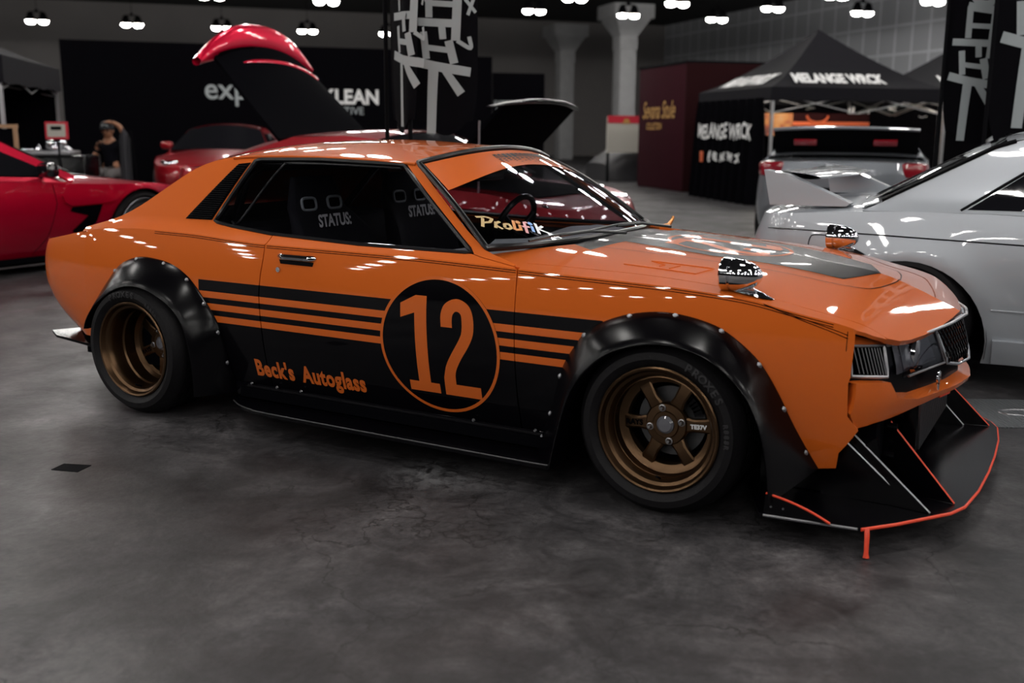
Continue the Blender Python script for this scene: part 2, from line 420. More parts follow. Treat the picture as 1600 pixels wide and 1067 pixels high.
# ---- orange coupe surfaces (x forward, z up, y = half width, right side is -y)
c_w = spl((-.95,.735),(-.6,.775),(-.3,.795),(.2,.80),(1.0,.80),(1.9,.80),(2.4,.79),(2.7,.77),(2.9,.745),(3.0,.725),(3.1,.695))
c_zs = spl((-.95,.672),(-.8,.708),(-.6,.743),(-.45,.767),(-.295,.788),(-.045,.802),(.23,.799),(.66,.779),(1.39,.774),(1.84,.762),(2.03,.755),(2.4,.743),(2.65,.724),(2.825,.69),(3.0,.65),(3.06,.618),(3.12,.575))
def c_prof(z): return .55*(z-.55)**2 if z>.55 else .48*(z-.55)**2
def c_side(x,z): return c_w(x)-c_prof(z)
def c_ysh(x): return c_side(x,c_zs(x))
c_up = spl((0,0),(.02,.028),(.045,.052),(.08,.072),(.33,.235),(.40,.30))
def c_upper(x,z): return c_ysh(x)-c_up(z-c_zs(x))
c_zr = spl((1.6,.855),(1.9,.838),(2.2,.817),(2.6,.782),(2.85,.748),(2.93,.733),(3.05,.69),(3.2,.622),(3.3,.575))
c_pk = spl((1.5,0),(2.5,.1),(2.95,.75),(3.3,.8))
def c_hood(x,y):
    zs=c_zs(x); t=abs(y)/max(.05,c_ysh(x)); k=min(1,max(0,c_pk(x)))
    s=(1-k)*(1-t**2.4)+k*(1-t)
    return zs+(c_zr(x)-zs)*s
c_xf0 = spl((0,3.245),(.15,3.225),(.3,3.185),(.45,3.14),(.6,3.085),(.66,3.05),(.72,2.995))
def c_front(y,z): return c_xf0(abs(y))-.06*max(0,z-.5)/.12*(.6 if abs(y)<.6 else .6)*1.0+0.0
def c_bump(y,z): return c_xf0(abs(y))+.02-.35*max(0,.40-z)
c_tail = [(-.40,.787),(-.52,.777),(-.64,.760),(-.74,.733),(-.815,.69),(-.87,.62),(-.905,.52),(-.93,.38),(-.945,.20),(-.95,0)]
def c_tailp(t):
    # t 0..1 along plan curve (one side)
    a=np.array(c_tail); d=np.r_[0,np.cumsum(np.hypot(*np.diff(a,axis=0).T))]; d/=d[-1]
    return np.array([spl(*zip(d,a[:,0]))(t), spl(*zip(d,a[:,1]))(t)])
c_tuckx = spl((.05,.32),(.2,.21),(.27,.15),(.35,.08),(.44,.03),(.52,.004),(.60,0),(.68,.012),(.74,.045),(.78,.09),(.86,.20))
c_tucky = spl((.05,.22),(.2,.10),(.27,.068),(.44,.012),(.55,0),(.62,.003),(.70,.012),(.80,.04),(.86,.055))
def c_tails(t,z):
    x,y=c_tailp(t); g=min(1,t/.35); g=g*g*(3-2*g); h=1-g
    yy=y-(c_prof(z)*h+c_tucky(z)*g)*min(1,y/.4)
    return (x+c_tuckx(z)*g, yy, z)
# ------------------------------------------------------------------ wheels (shared by all cars)
def wheel(parent,loc,side,rt,width,rl,recess,style,rim_mat,name='wheel',ang0=0.0,letters=None,spokes=6,detail=True,barrel=None):
    # side -1: outer face towards -y.  Outer face of the rim lip lies at y=0 of the wheel, the tyre runs inwards
    w=empty(name,loc,0,parent)
    def L(prof): return [(r,-side*h) for r,h in prof]          # h = depth inwards from the outer face
    fl=(side>0)
    sw=(rt-rl)
    t=MB()
    prof=[(rl-.012,.018),(rl+.002,.006),(rl+.012,-.004),(rl+sw*.35,-.014),(rl+sw*.62,-.010),(rt-.022,.006),(rt-.008,.020),(rt-.001,.036)]
    g=6; tw=width-.072
    for k in range(g):
        h0=.036+tw*k/g; h1=.036+tw*(k+1)/g
        prof+=[(rt,h0+.003),(rt,h1-.005),(rt-.007,h1-.004),(rt-.007,h1-.001)]
    prof+=[(rt-.001,.036+tw),(rt-.02,width-.012),(rl+sw*.5,width),(rl,width-.01)]
    t.lathe(L(prof),n=72 if detail else 40,flip=not fl)
    if detail:
        for k in range(48):                                     # slanted tread grooves on the shoulder
            a=2*math.pi*k/48
            pts=[]
            for q in range(4):
                aa=a+q*.035; r=rt+.0006 if q>0 else rt-.006; pts.append((r*math.cos(aa),-side*(.03+q*.018),r*math.sin(aa)))
            t.tube(pts,.0022,n=4)
    ty=t.build('tyre','rubber',w,ang=30)
    if letters and detail:
        rr=rl+sw*.30
        for txt,ac,sz in letters:
            lm=MB()
            tot=len(txt)
            for i,ch in enumerate(txt):
                v,f=text2(ch,sz,.0012)
                if not v: continue
                a=ac-(i-(tot-1)/2)*sz*.74/rr
                def mp(x,y,a=a):
                    r=rr+y; b=a-x/rr; d=-.0165+abs((r-rl)/sw-.45)*.012
                    return (r*math.cos(b)*(-side if side>0 else 1),-side*d,r*math.sin(b))
                lm.mapped(v,f,mp)
            lm.build('tyre_lettering','rubber_l',ty)
    r=MB(); bl=barrel or rl*.74
    r.lathe(L([(rl-.006,.03),(rl+.002,.004),(rl+.003,-.002),(rl-.002,-.006),(rl-.008,-.004),(rl-.012,.004),(rl-.016,.014),(rl-.026,.020),(rl-.032,.030),(rl-.036,.042),(rl-.040,recess*.45),(bl+.026,recess*.50),(bl+.024,recess*.56),(bl+.018,recess*.60),(bl+.014,recess*.9),(bl+.002,recess),(bl-.012,recess+.004),(bl-.016,recess+.02),(bl-.01,width*.7),(bl+.02,width-.015)]),n=72 if detail else 40,flip=not fl)
    rim=r.build('rim',rim_mat,w,ang=28)
    dk=MB(); dk.lathe(L([(bl+.01,recess+.075),(.05,recess+.075)]),n=32,flip=fl); dk.build('inner_barrel','int',w)
    # spokes
    hub_r=rl*.36
    for k in range(spokes):
        a=ang0+2*math.pi*k/spokes; ca,sa=math.cos(a),math.sin(a)
        s=MB(); rows=[]
        if style=='six': st=[(hub_r*.80,.026,.004),(hub_r*1.05,.0235,.002),(bl*.62,.020,.0),(bl*.85,.0225,.002),(bl-.004,.027,.005)]
        elif style=='thin': st=[(hub_r*.5,.010,.004),(bl*.6,.008,.0),(bl-.004,.012,.004)]
        else: st=[(hub_r*.6,.026,.004),(bl*.6,.018,.0),(bl-.004,.022,.006)]
        for rad,hw,dp in st:
            row=[]
            for (q,h) in ((-1,.022),(-1,.004),(-.72,0),(.72,0),(1,.004),(1,.022)):
                x=rad*ca-q*hw*sa; z=rad*sa+q*hw*ca
                row.append((x,-side*(recess+dp+h-.004),z))
            rows.append(row)
        s.grid(rows,closed_v=True); recalc(s)
        s.build('spoke',rim_mat,w,ang=30)
    h=MB(); h.lathe(L([(hub_r,recess+.02),(hub_r,recess+.002),(hub_r-.006,recess-.006),(hub_r*.62,recess-.008),(hub_r*.58,recess-.012),(hub_r*.42,recess-.012),(hub_r*.40,recess-.004)]),n=48,flip=not fl)
    h.build('hub',rim_mat,w,ang=30)
    c=MB(); c.lathe(L([(hub_r*.41,recess-.002),(hub_r*.40,recess-.014),(hub_r*.30,recess-.020),(.0005,recess-.021)]),n=32,flip=not fl); c.build('centre_cap','smoke' if detail else rim_mat,w)
    if detail:
        for k in range(4):
            a=R_(14)+k*math.pi/2; x,z=hub_r*.76*math.cos(a),hub_r*.76*math.sin(a)
            n=MB(); n.lathe(L([(.0125,recess-.004),(.0125,recess-.010),(.009,recess-.011),(.009,recess-.002)]),c=(x,0,z),n=16,flip=not fl)
            n.lathe(L([(.0068,recess-.001),(.0068,recess-.016),(.005,recess-.020),(.0003,recess-.020)]),c=(x,0,z),n=6,flip=not fl)
            n.build('lug_nut','steel',w)
        b=MB(); b.lathe(L([(.045,recess+.05),(.118,recess+.05),(.118,recess+.062),(.045,recess+.062)]),n=40,flip=not fl); b.build('brake_disc','disc',w)
        q=MB()
        for i in range(7):
            a=R_(25+i*7)
            q.box((.108*math.cos(a),-side*(recess+.045),.108*math.sin(a)),(.03,.045,.018),M=Matrix.Rotation(-a,3,'Y'))
        q.build('brake_caliper','satin',w)
        v=MB(); a=R_(272); v.cyl((.17*math.cos(a),-side*.03,.17*math.sin(a)),(.155*math.cos(a),-side*(-.0),.155*math.sin(a)),.004); v.build('valve_stem','matte',w)
    return w
def text_on(parent,name,body,size,fn,m,offset=.0,align='CENTER',shear=0,sx=1,space=1,res=4):
    v,f=text2(body,size,offset,align,shear,sx,space,res); mb=MB().mapped(v,f,fn); return mb.build(name,m,parent,flat=True)

# ------------------------------------------------------------------ the orange coupe
OX=1.2
coupe=empty('race_coupe',(OX,0,0))
tag(coupe,'orange wide-body race coupe with black stripes and a number 12 roundel','car')
class _CP:      # parts carry car coordinates: offset from the Empty at the car's middle
    pass
def cpart(mb,name,mats,parent=None,ang=35,flat=False):
    o=mb.build(name,mats,parent or coupe,ang,flat=flat)
    if parent is None: o.location=(-OX,0,0)
    return o
SH=lambda a,b,n=24,d=0.0:[(a+(b-a)*i/n,c_zs(a+(b-a)*i/n)+d) for i in range(n+1)]      # shoulder line
ARCH_R=[(-.333,.36),(-.325,.409),(-.281,.499),(-.219,.574),(-.141,.645),(-.034,.68),(.075,.679),(.178,.661),(.278,.612),(.353,.539),(.395,.485),(.429,.424),(.445,.348),(.455,.225),(.46,.13)]
ARCH_F=[(1.905,.10),(1.99,.267),(2.048,.434),(2.09,.508),(2.145,.579),(2.236,.626),(2.324,.651),(2.411,.660),(2.496,.652),(2.581,.63),(2.644,.595),(2.707,.544),(2.748,.493),(2.788,.423),(2.826,.34),(2.866,.259),(2.901,.19)]
GAP=[(.693,.815),(.692,.797),(.686,.72),(.676,.654),(.669,.576),(.669,.497),(.670,.43),(.668,.359),(.664,.25),(.664,.13)]
G2=.0028
arR=smooth(ARCH_R,3); arF=smooth(ARCH_F,3)
RAIL=[(1.269,1.106),(1.20,1.110),(1.0,1.118),(.78,1.123),(.60,1.123),(.45,1.120),(.32,1.112),(.22,1.096),(.12,1.058),(.03,1.000),(-.06,.938),(-.13,.893),(-.20,.858),(-.27,.832),(-.35,.810),(-.43,.790)]
RAIL=smooth(RAIL,2)
WIN=[(.349,.851),(.37,.843),(.46,.831),(.67,.813),(1.137,.798),(1.646,.797)]
WINT=[(1.217,1.095),(1.19,1.099),(.785,1.110),(.471,1.105),(.441,1.097)]
shell=MB()
def shell_side(sg):
    m=MB()
    # lower quarter
    p=SH(-.40,.686,20)+[(x-G2,z) for x,z in GAP[2:]]+[(.46,.13)]+arR[::-1]+[(-.34,.26),(-.40,.26)]
    m.panel(p,c_side,'y',sg,.03,thick=.015)
    # upper: sail, rail, windscreen pillar and its foot
    p=[(x,z) for x,z in SH(-.43,.689,22)]+[(.690,.811),(.67,.813)]+WIN[:4][::-1][1:]+[(.441,1.097),(.471,1.105),(.785,1.110),(1.19,1.099),(1.217,1.095),(1.655,.7965),(1.69,.789),(1.838,.7685)]+[(1.838,.774),(1.731,.80),(1.69,.814),(1.596,.874),(1.438,.988)]+RAIL
    m.panel(p,c_upper,'y',sg,.03,thick=.015,m=1)
    # tail wrapping round the corner
    def ztop(t): 
        x=c_tailp(t)[0]; return min(c_zs(x),.735) if t>.001 else c_zs(-.40)
    def f(t,v):
        z0=.262+.02*(1-t); z1=c_zs(max(-.9,c_tailp(t)[0]))
        p=c_tails(t,z0+(z1-z0)*v); return (p[0],sg*p[1],p[2])
    m.param(f,40,24,m=1,flip=(sg<0))
    return m
for sg in (-1,1): shell.join(shell_side(sg))
# deck between the shoulders
c_zd=spl((-.95,.725),(-.85,.742),(-.6,.772),(-.3,.812),(-.1,.84),(.2,.86))
def deck_edge(x):
    # outer half width of the deck at x, following the top of the tail
    return c_ysh(x)
def deck(u,v):
    # u along the tail outline, v from the rim to the car's middle
    t=u
    a=c_tailp(t); z=c_zs(max(-.9,a[0])); e=c_tails(t,z)
    b=(-.30-.35*u,0.0,0); zc=c_zd(b[0])
    x=e[0]+(b[0]-e[0])*v; y=e[1]*(1-v); s=1-(1-v)**3
    return (x,-y,z+(c_zd(x)-z)*s)
dk=MB(); dk.param(deck,30,10,m=1,flip=True)
fix=dk.mirror(); shell.join(dk); shell.join(fix)
dk2=MB()
def deck2(u,v):
    x=-.40+.12*u; zs=c_zs(x); y=c_ysh(x)*(1-v); return (x,-y,zs+(c_zd(x)-zs)*(1-(1-v)**3))
dk2.param(deck2,4,10,m=1,flip=False); shell.join(dk2); shell.join(dk2.mirror())
# roof and back-window surround lofted between the two rails
rail_d=np.r_[0,np.cumsum([math.dist(RAIL[i],RAIL[i+1]) for i in range(len(RAIL)-1)])]; rail_d/=rail_d[-1]
rx=spl(*zip(rail_d,[p[0] for p in RAIL])); rz=spl(*zip(rail_d,[p[1] for p in RAIL]))
crown=spl((0,.055),(.12,.060),(.25,.066),(.42,.058),(.52,.045),(.60,.03),(.8,.02),(1,.02))
bow=spl((0,.07),(.2,.03),(.45,-.02),(.6,-.05),(1,-.06))
def roof_fn(s,t):
    x=rx(s); z=rz(s); y=c_upper(x,z); q=1-abs(t)**2.2
    return (x+bow(s)*q, y*t, z+crown(s)*q)
shell.param(lambda a,b:roof_fn(a,2*b-1),48,24,m=1)
# filler from the tail edge to the rear number plate area and black under-valance are separate parts
body_o=cpart(shell,'body_shell',['body','orange'])
m=MB(); m.param(lambda a,b:tuple(np.array(roof_fn(.58+.24*a,(2*b-1)*.86))+np.array((-.004,0,.004))),10,16); cpart(m,'rear_window','glass_dark')
m=MB(); m.param(lambda a,b:tuple(np.array(roof_fn(.02+.50*a,(2*b-1)*.97))-np.array((0,0,.022))),24,16,flip=True); cpart(m,'headliner','int')
m=MB()
for q_ in (0,1):
    w_=MB(); w_.param(lambda u,v:tuple(np.array(deck(u,.04+.96*v))-np.array((0,0,.02))),20,8); w_.param(lambda u,v:tuple(np.array(deck2(u,.04+.96*v))-np.array((0,0,.02))),4,8)
    m.join(w_ if q_==0 else w_.mirror())
cpart(m,'boot_lining','int')
# drip rails
for sg in (-1,1):
    m=MB(); pts=[(x,sg*(c_upper(x,z-.004)+.004),z-.004) for x,z in RAIL if x>.30]; m.tube(pts,.0055,6); cpart(m,'drip_rail','orange')
# doors
def door(sg):
    m=MB()
    p=SH(.690,1.8545,22)+[(1.8575,.70),(1.8575,.45),(1.854,.20),(1.853,.135)]+[(x+G2,z) for x,z in GAP[2:]][::-1]
    m.panel(p,c_side,'y',sg,.03,thick=.02)
    p=SH(.694,1.852,22)+[(1.838,.7665),(1.69,.787),(1.655,.7945)]+[(1.646,.796),(1.137,.797),(.694,.811)]
    m.panel(p,c_upper,'y',sg,.03,thick=.02,m=1)
    d=cpart(m,'door',['body','orange'])
    h=MB()
    def hp(a,b,o): 
        x,z=a,b; return (x,sg*(c_side(x,z)+o),z)
    rows=[]
    for i in range(17):
        u=i/16; x=.763+.198*u; e=min(1,min(u,1-u)*7); e=math.sqrt(max(0,1-(1-e)**2)); hw=.0125*max(.35,e)
        o=.004+.022*min(1,min(u,1-u)*5)
        rows.append([hp(x,.738+hw,.001),hp(x,.738+hw*.8,o*.8),hp(x,.738,o),hp(x,.738-hw*.8,o*.8),hp(x,.738-hw,.001)])
    h.grid(rows,flip=(sg>0)); h.build('door_handle','chrome',d)
    h=MB(); p=SH(.765,.96,10,-.0)
    h.panel([(.772,.724),(.95,.722),(.945,.706),(.78,.708)],c_side,'y',sg,.02,thick=.0,off=.0012); h.build('handle_recess','black',d)
    h=MB(); x,z=.772,.684; y=c_side(x,z); h.cyl((x,sg*(y-.002),z),(x,sg*(y+.006),z),.0115,.010,20); h.cyl((x,sg*(y+.005),z),(x,sg*(y+.0075),z),.005,.005,12); h.build('door_lock','chrome',d)
    return d
door_n=door(-1); door_f=door(1)
# front fenders
FF=[(2.993,.648),(2.994,.61),(2.989,.505),(2.984,.485),(2.986,.38),(3.018,.335),(2.99,.29),(2.963,.253),(2.955,.198),(2.907,.191)]
SEAM=[(1.862,.716),(1.997,.703),(2.276,.684),(2.548,.686),(2.75,.684),(2.915,.672),(3.0,.655),(3.062,.640)]
def fender(sg):
    m=MB()
    p=SH(1.861,2.985,24)+FF+arF[::-1]+[(1.861,.12)]
    m.panel(p,c_side,'y',sg,.03,thick=.015)
    p=[(x,sg*c_ysh(x)) for x in np.linspace(1.861,2.985,24)]+[(2.998,sg*.724),(3.04,sg*.69),(3.072,sg*.645)]+[(x,sg*(y+.0015)) for x,y in SEAM][::-1]
    m.panel(p,c_hood,'z',1,.03,thick=.012,m=1)
    return cpart(m,'fender',['body','orange'])
fen_n=fender(-1); fen_f=fender(1)
# pinstripes along the shoulder
for sg in (-1,1):
    m=MB()
    for d,w in ((-.006,.0022),(-.0135,.0022)):
        xs=np.linspace(.05,2.93,60)
        for a,b in ((.05,.688),(.697,1.852),(1.863,2.93)):
            xs=np.linspace(a,b,24); q=[[(x,sg*(c_side(x,c_zs(x)+d+k)+.0012),c_zs(x)+d+k) for x in xs] for k in (-w/2,w/2)]
            m.grid(q,flip=(sg<0))
    xs=np.linspace(2.72,2.975,12)
    for d in (-.024,-.034):
        q=[[(x,sg*(c_side(x,c_zs(x)+d*(x-2.70)/.27+k)+.0012),c_zs(x)+d*(x-2.70)/.27+k) for x in xs] for k in (-.0011,.0011)]
        m.grid(q,flip=(sg<0))
    q=[[(2.972+k,sg*(c_side(2.975,z)+.0012),z) for z in np.linspace(.645,.585,8)] for k in (-.0011,.0011)]; m.grid(q,flip=(sg<0))
    cpart(m,'pinstripe','black')
# hood with stripe, roundel and pinstripe
hs=[(1.866,.712),(1.93,.66),(2.0,.45),(2.04,.25),(2.055,0)]
HF=[(3.072,.636),(3.100,.585),(3.120,.52),(3.147,.40),(3.172,.25),(3.190,.10),(3.199,0)]
left=[(x,-(y-.0015)) for x,y in SEAM][:-1]
hp=left+[(x,-y) for x,y in HF]+[(x,y) for x,y in HF[:-1]][::-1]+[(x,-y) for x,y in left][::-1]+[(1.93,.66),(2.0,.45),(2.04,.25),(2.055,0),(2.04,-.25),(2.0,-.45),(1.93,-.66)]
m=MB()
half=left+[(x,-y) for x,y in HF]+[(2.055,0),(2.04,-.25),(2.0,-.45),(1.93,-.66)]
def half_hood(x,y):      # near half, continued smoothly past the centre ridge so that the ridge stays crisp
    zs=c_zs(x); t=-y/max(.05,c_ysh(x)); k=min(1,max(0,c_pk(x)))
    return zs+(c_zr(x)-zs)*((1-k)*(1-abs(t)**2.4)+k*(1-t))
m.panel(half,half_hood,'z',1,.03,thick=.02); m.join(m.mirror()) if False else None
mm_=m.mirror(); m.join(mm_); hood=cpart(m,'hood','orange')
m=MB(); m.panel([(2.03,-.27),(2.40,-.305),(2.845,-.235),(2.925,0),(2.845,.235),(2.40,.305),(2.03,.27),(2.052,0)],c_hood,'z',1,.03,thick=0,off=.0013); m.build('hood_stripe','stripe',hood)
m=MB()
def hline(pts,w):
    P=smooth(pts,5); q=stroke(P,w); n=len(P); L=q[:n]; Rv=q[n:][::-1]
    m.grid([[(a,b,c_hood(a,b)+.0016) for a,b in L],[(a,b,c_hood(a,b)+.0016) for a,b in Rv]],flip=True)
for sg in (-1,1):
    hline([(1.96,sg*.42),(2.2,sg*.405),(2.46,sg*.39),(2.7,sg*.36),(2.90,sg*.30),(2.955,sg*.22),(2.985,sg*.06),(2.988,0)],.0035)
    hline([(2.03,sg*.29),(2.40,sg*.325),(2.80,sg*.265)],.003)
m.build('hood_pinstripe','black',hood)
m=MB(); cx,cy=2.36,0.0
ring=[[(cx+r*math.cos(a),cy+r*math.sin(a),c_hood(cx+r*math.cos(a),cy+r*math.sin(a))+.0021) for a in np.linspace(0,2*math.pi,49)] for r in (.225,.24)]
m.grid(ring)
def digit_strokes():
    one=[(-.155,.150),(-.085,.185),(-.035,.185),(-.035,-.155),(.005,-.155),(.005,-.195),(-.135,-.195),(-.135,-.155),(-.09,-.155),(-.09,.118),(-.155,.095)]
    a=smooth([(.03,.075),(.03,.125),(.05,.165),(.10,.185),(.15,.165),(.172,.12),(.172,.06),(.15,.01),(.11,-.05),(.085,-.10),(.082,-.148)],5)
    b=smooth([(.080,.075),(.080,.115),(.088,.132),(.10,.138),(.115,.132),(.122,.115),(.122,.065),(.108,.03),(.07,-.03),(.045,-.075),(.030,-.125)],5)
    two=a+[(.19,-.148),(.19,-.195),(.028,-.195)]+b[::-1]
    return one,two
for d in digit_strokes():
    v,f,_=tess(d,.02); m.mapped(v,f,lambda a,b:(cx+b*1.0,cy-a*1.0,c_hood(cx+b,cy-a)+.0021))
m.build('hood_number','decal',hood)
# raised edges of the hood vent
m=MB()
for y0,y1 in ((-.56,-.545),):
    pass
for (a,b) in (((2.18,-.60),(2.44,-.60)),((2.25,-.52),(2.47,-.50)),((2.44,-.60),(2.47,-.50)),((2.25,-.52),(2.31,-.545)),((2.31,-.545),(2.30,-.57)),((2.36,-.53),(2.34,-.58))):
    P=[(a[0]+(b[0]-a[0])*i/6,a[1]+(b[1]-a[1])*i/6) for i in range(7)]; m.tube([(x,y,c_hood(x,y)+.0008) for x,y in P],.0022,6)
m.build('hood_vent','orange',hood)
# cowl and wipers
m=MB(); m.panel([(1.72,-.66),(1.86,-.70),(1.925,-.655),(1.995,-.448),(2.035,-.25),(2.05,0),(2.035,.25),(1.995,.448),(1.925,.655),(1.86,.70),(1.72,.66),(1.80,.4),(1.86,0),(1.80,-.4)],lambda x,y:c_hood(x,y)-.012,'z',1,.04,thick=.01); cpart(m,'cowl','black')
m=MB(); m.panel([(1.685,-.665),(1.74,-.70),(1.838,-.756),(1.859,-.757),(1.8635,-.714),(1.93,-.658),(1.99,-.47),(1.90,-.42),(1.80,-.55)],lambda x,y:c_hood(x,y)-.002,'z',1,.03,thick=.01); cpart(m,'cowl_corner','orange')
m=MB(); m.panel([(1.685,.665),(1.80,.55),(1.90,.42),(1.99,.47),(1.93,.658),(1.8635,.714),(1.859,.757),(1.838,.756),(1.74,.70)],lambda x,y:c_hood(x,y)-.002,'z',1,.03,thick=.01); cpart(m,'cowl_corner','orange')
for y0,y1 in ((-.12,-.52),(.36,-.04)):
    m=MB(); a=Vector((1.975,y0,c_hood(1.975,y0)+.008)); b=Vector((1.90-.02*abs(y1),y1,.858)); k=a.lerp(b,.55)+Vector((0,0,.012))
    m.tube([a,k,b],.006,6); m.tube([b+Vector((.02,.18,.004)),b+Vector((0,0,.004)),b+Vector((-.03,-.18,-.006))],.0045,6); cpart(m,'wiper','seal')
m=MB(); m.tube([(1.85,.50,.800),(1.90,.53,.818),(1.91,.55,.845)],[.014,.011,.007],8); m.cyl((1.91,.55,.845),(1.911,.552,.858),.008,.006); cpart(m,'washer_nozzle','brass')
# windscreen
def ws(u,v):
    t=2*u-1; q=1-t*t; q2=1-abs(t)**2.6
    xe=1.273+(1.694-1.273)*v; ze=1.103+(.812-1.103)*v; ye=c_upper(xe,ze)-.004
    return (xe+(.065+.125*v)*q2, ye*t, ze+(.052-.042*v)*q+.018*math.sin(math.pi*v))
m=MB(); m.param(ws,36,24,flip=True); cpart(m,'windscreen','glass_ws')
m=MB()
loop=[ws(u,0) for u in np.linspace(0,1,30)]+[ws(1,v) for v in np.linspace(.03,1,20)]+[ws(u,1) for u in np.linspace(.97,0,30)]+[ws(0,v) for v in np.linspace(.97,.03,20)]
m.tube([(p[0]+.004,p[1],p[2]+.004) for p in loop],.0115,8,closed=True); cpart(m,'windscreen_seal','seal')
def ws_off(u,v,o=.003):
    e=1e-3; n=(Vector(ws(u+e,v))-Vector(ws(u-e,v))).cross(Vector(ws(u,v+e))-Vector(ws(u,v-e))).normalized()
    if n.z<0: n=-n
    return tuple(Vector(ws(u,v))+n*o)
def ban(u): return .235+.175*abs(2*u-1)**2.0
m=MB(); m.param(lambda a,b:ws_off(.02+.96*a,.03+(ban(.02+.96*a)-.03)*b),40,6); banner=cpart(m,'windscreen_banner','orange')
m=MB(); rng=random.Random(4)
def blk(u0,u1,v0,v1): m.grid([[ws_off(u0+(u1-u0)*i/2,v0+(v1-v0)*j/2,.0045) for j in range(3)] for i in range(3)])
n=0
x=.36
while x<.80:
    wd=rng.choice((.022,.026,.03))
    if rng.random()<.75:
        blk(x,x+wd*.34,.085,.130); blk(x+wd*.62,x+wd,.085,.130); blk(x,x+wd,.078,.094)
    else: blk(x,x+wd,.078,.130)
    for r,(v0,v1) in enumerate(((.138,.151),(.159,.169),(.177,.184),(.192,.197))):
        if rng.random()<.92-.12*r: blk(x+.004*rng.random(),x+wd*(.9-.1*r),v0,v1)
    x+=wd+.007
m.build('banner_lettering','black',banner)
# sticker in the lower corner of the windscreen
iri=[((.62,.45,.22),'tan'),((.75,.32,.12),'orange'),((.8,.4,.42),'pink'),((.25,.45,.85),'blue'),((.85,.88,.9),'white')]
for cidx,(cc,nm) in enumerate(iri): MT['iri%d'%cidx]=mat('sticker_foil_'+nm,cc,.35)
m=MB()
G={'P':[[(0,0),(.06,.34)],[(-.08,.36),(.12,.40),(.26,.34),(.18,.2),(.03,.16)]],'r':[[(0,0),(.05,.24)],[(.03,.18),(.14,.26)],[(.02,.1),(.14,-.02)]],'o':[[(0,.05),(.02,.18),(.12,.2),(.14,.06),(.06,0),(0,.05)]],
 'l':[[(0,.0),(.06,.36)],[(0,.0),(.12,.03)]],'i':[[(0,0),(.03,.22)],[(-.03,.30),(.08,.30)],[(.02,.25),(.03,.36)]],'f':[[(0,-.08),(.06,.32),(.14,.34)],[(-.04,.16),(.14,.17)]],'k':[[(0,-.05),(.05,.34)],[(.02,.12),(.2,.26)],[(.03,.14),(.5,-.12)]]}
xo=0
for i,ch in enumerate('Prolifik'):
    for st in G[ch]:
        P=[(xo+a+.25*b,b) for a,b in st]; v,f,_=tess(stroke(dens(P,.06,False),.062),.1)
        m.mapped(v,f,lambda a,b:ws_off(.030+a*.118,.80+.085*a-b*.27,.0045),m=[0,0,0,1,1,2,3,4][i])
    xo+={'P':.26,'r':.2,'o':.2,'l':.13,'i':.11,'f':.17,'k':.25}[ch]
cpart(m,'windscreen_sticker',['iri%d'%i for i in range(5)])
# side glass, its black surround and the louvred vent on the sail
WP=WIN+WINT
for sg in (-1,1):
    m=MB(); m.panel(WP,c_upper,'y',sg,.05,thick=0,off=-.016); cpart(m,'side_window','glass_side')
    m=MB(); L=dens(WP,.03); m.tube([(x,sg*(c_upper(x,z)-.006),z) for x,z in L],.0105,6,closed=True); cpart(m,'window_seal','seal')
    m=MB(); fr=[(.425,.85),(.47,.855),(.58,1.07),(.66,1.092),(1.19,1.085)]; m.tube([(x,sg*(c_upper(x,z)-.022),z) for x,z in smooth(fr,4)],.006,6); m.build('window_frame','seal',coupe).location=(-OX,0,0)
    m=MB(); m.panel([(.182,.854),(.334,.855),(.425,1.092),(.363,1.085)],c_upper,'y',sg,.03,thick=.004,off=.004); v_=cpart(m,'quarter_vent','satin')
    m=MB()
    for k in range(26):
        z=.862+k*.0086; u=(z-.855)/.235; x0=.19+.178*u; x1=.328+.09*u
        m.box(((x0+x1)/2,sg*(c_upper((x0+x1)/2,z)+.007),z),(x1-x0,.006,.003),M=Matrix.Rotation(0,3,'Z'))
    m.build('louvre','seal',v_)
# ------------------------------------------------------------------ nose of the orange coupe
FX=lambda y,z:c_front(y,z)
def hood_edge_z(y):
    # height of the hood's front edge at half width y
    e=spl((0,.621),(.10,.619),(.25,.612),(.444,.604),(.56,.600),(.636,.598)); return e(abs(y))
m=MB()
top=[(y,hood_edge_z(y)-.004) for y in np.linspace(-.70,.70,31)]
m.panel(top+[(.70,.53),(.70,.47),(.60,.43),(.52,.385),(0,.36),(-.52,.385),(-.60,.43),(-.70,.47),(-.70,.53)],lambda y,z:FX(y,z)-.035,'x',1,.04,thick=.01); cpart(m,'grille_surround','black')
m=MB()           # underside of the nose: closes the gap between hood lip and grille
m.grid([[(c_xf0(abs(y))-.035-k*.18,y,hood_edge_z(y)-.008) for y in np.linspace(-.66,.66,25)] for k in (0,1)]); cpart(m,'nose_underside','black')
m=MB(); L=[(c_front(y,hood_edge_z(y))+.012,y,hood_edge_z(y)-.008) for y in np.linspace(-.60,.60,41)]; m.tube(L,.0055,8); cpart(m,'hood_lip_trim','steel')
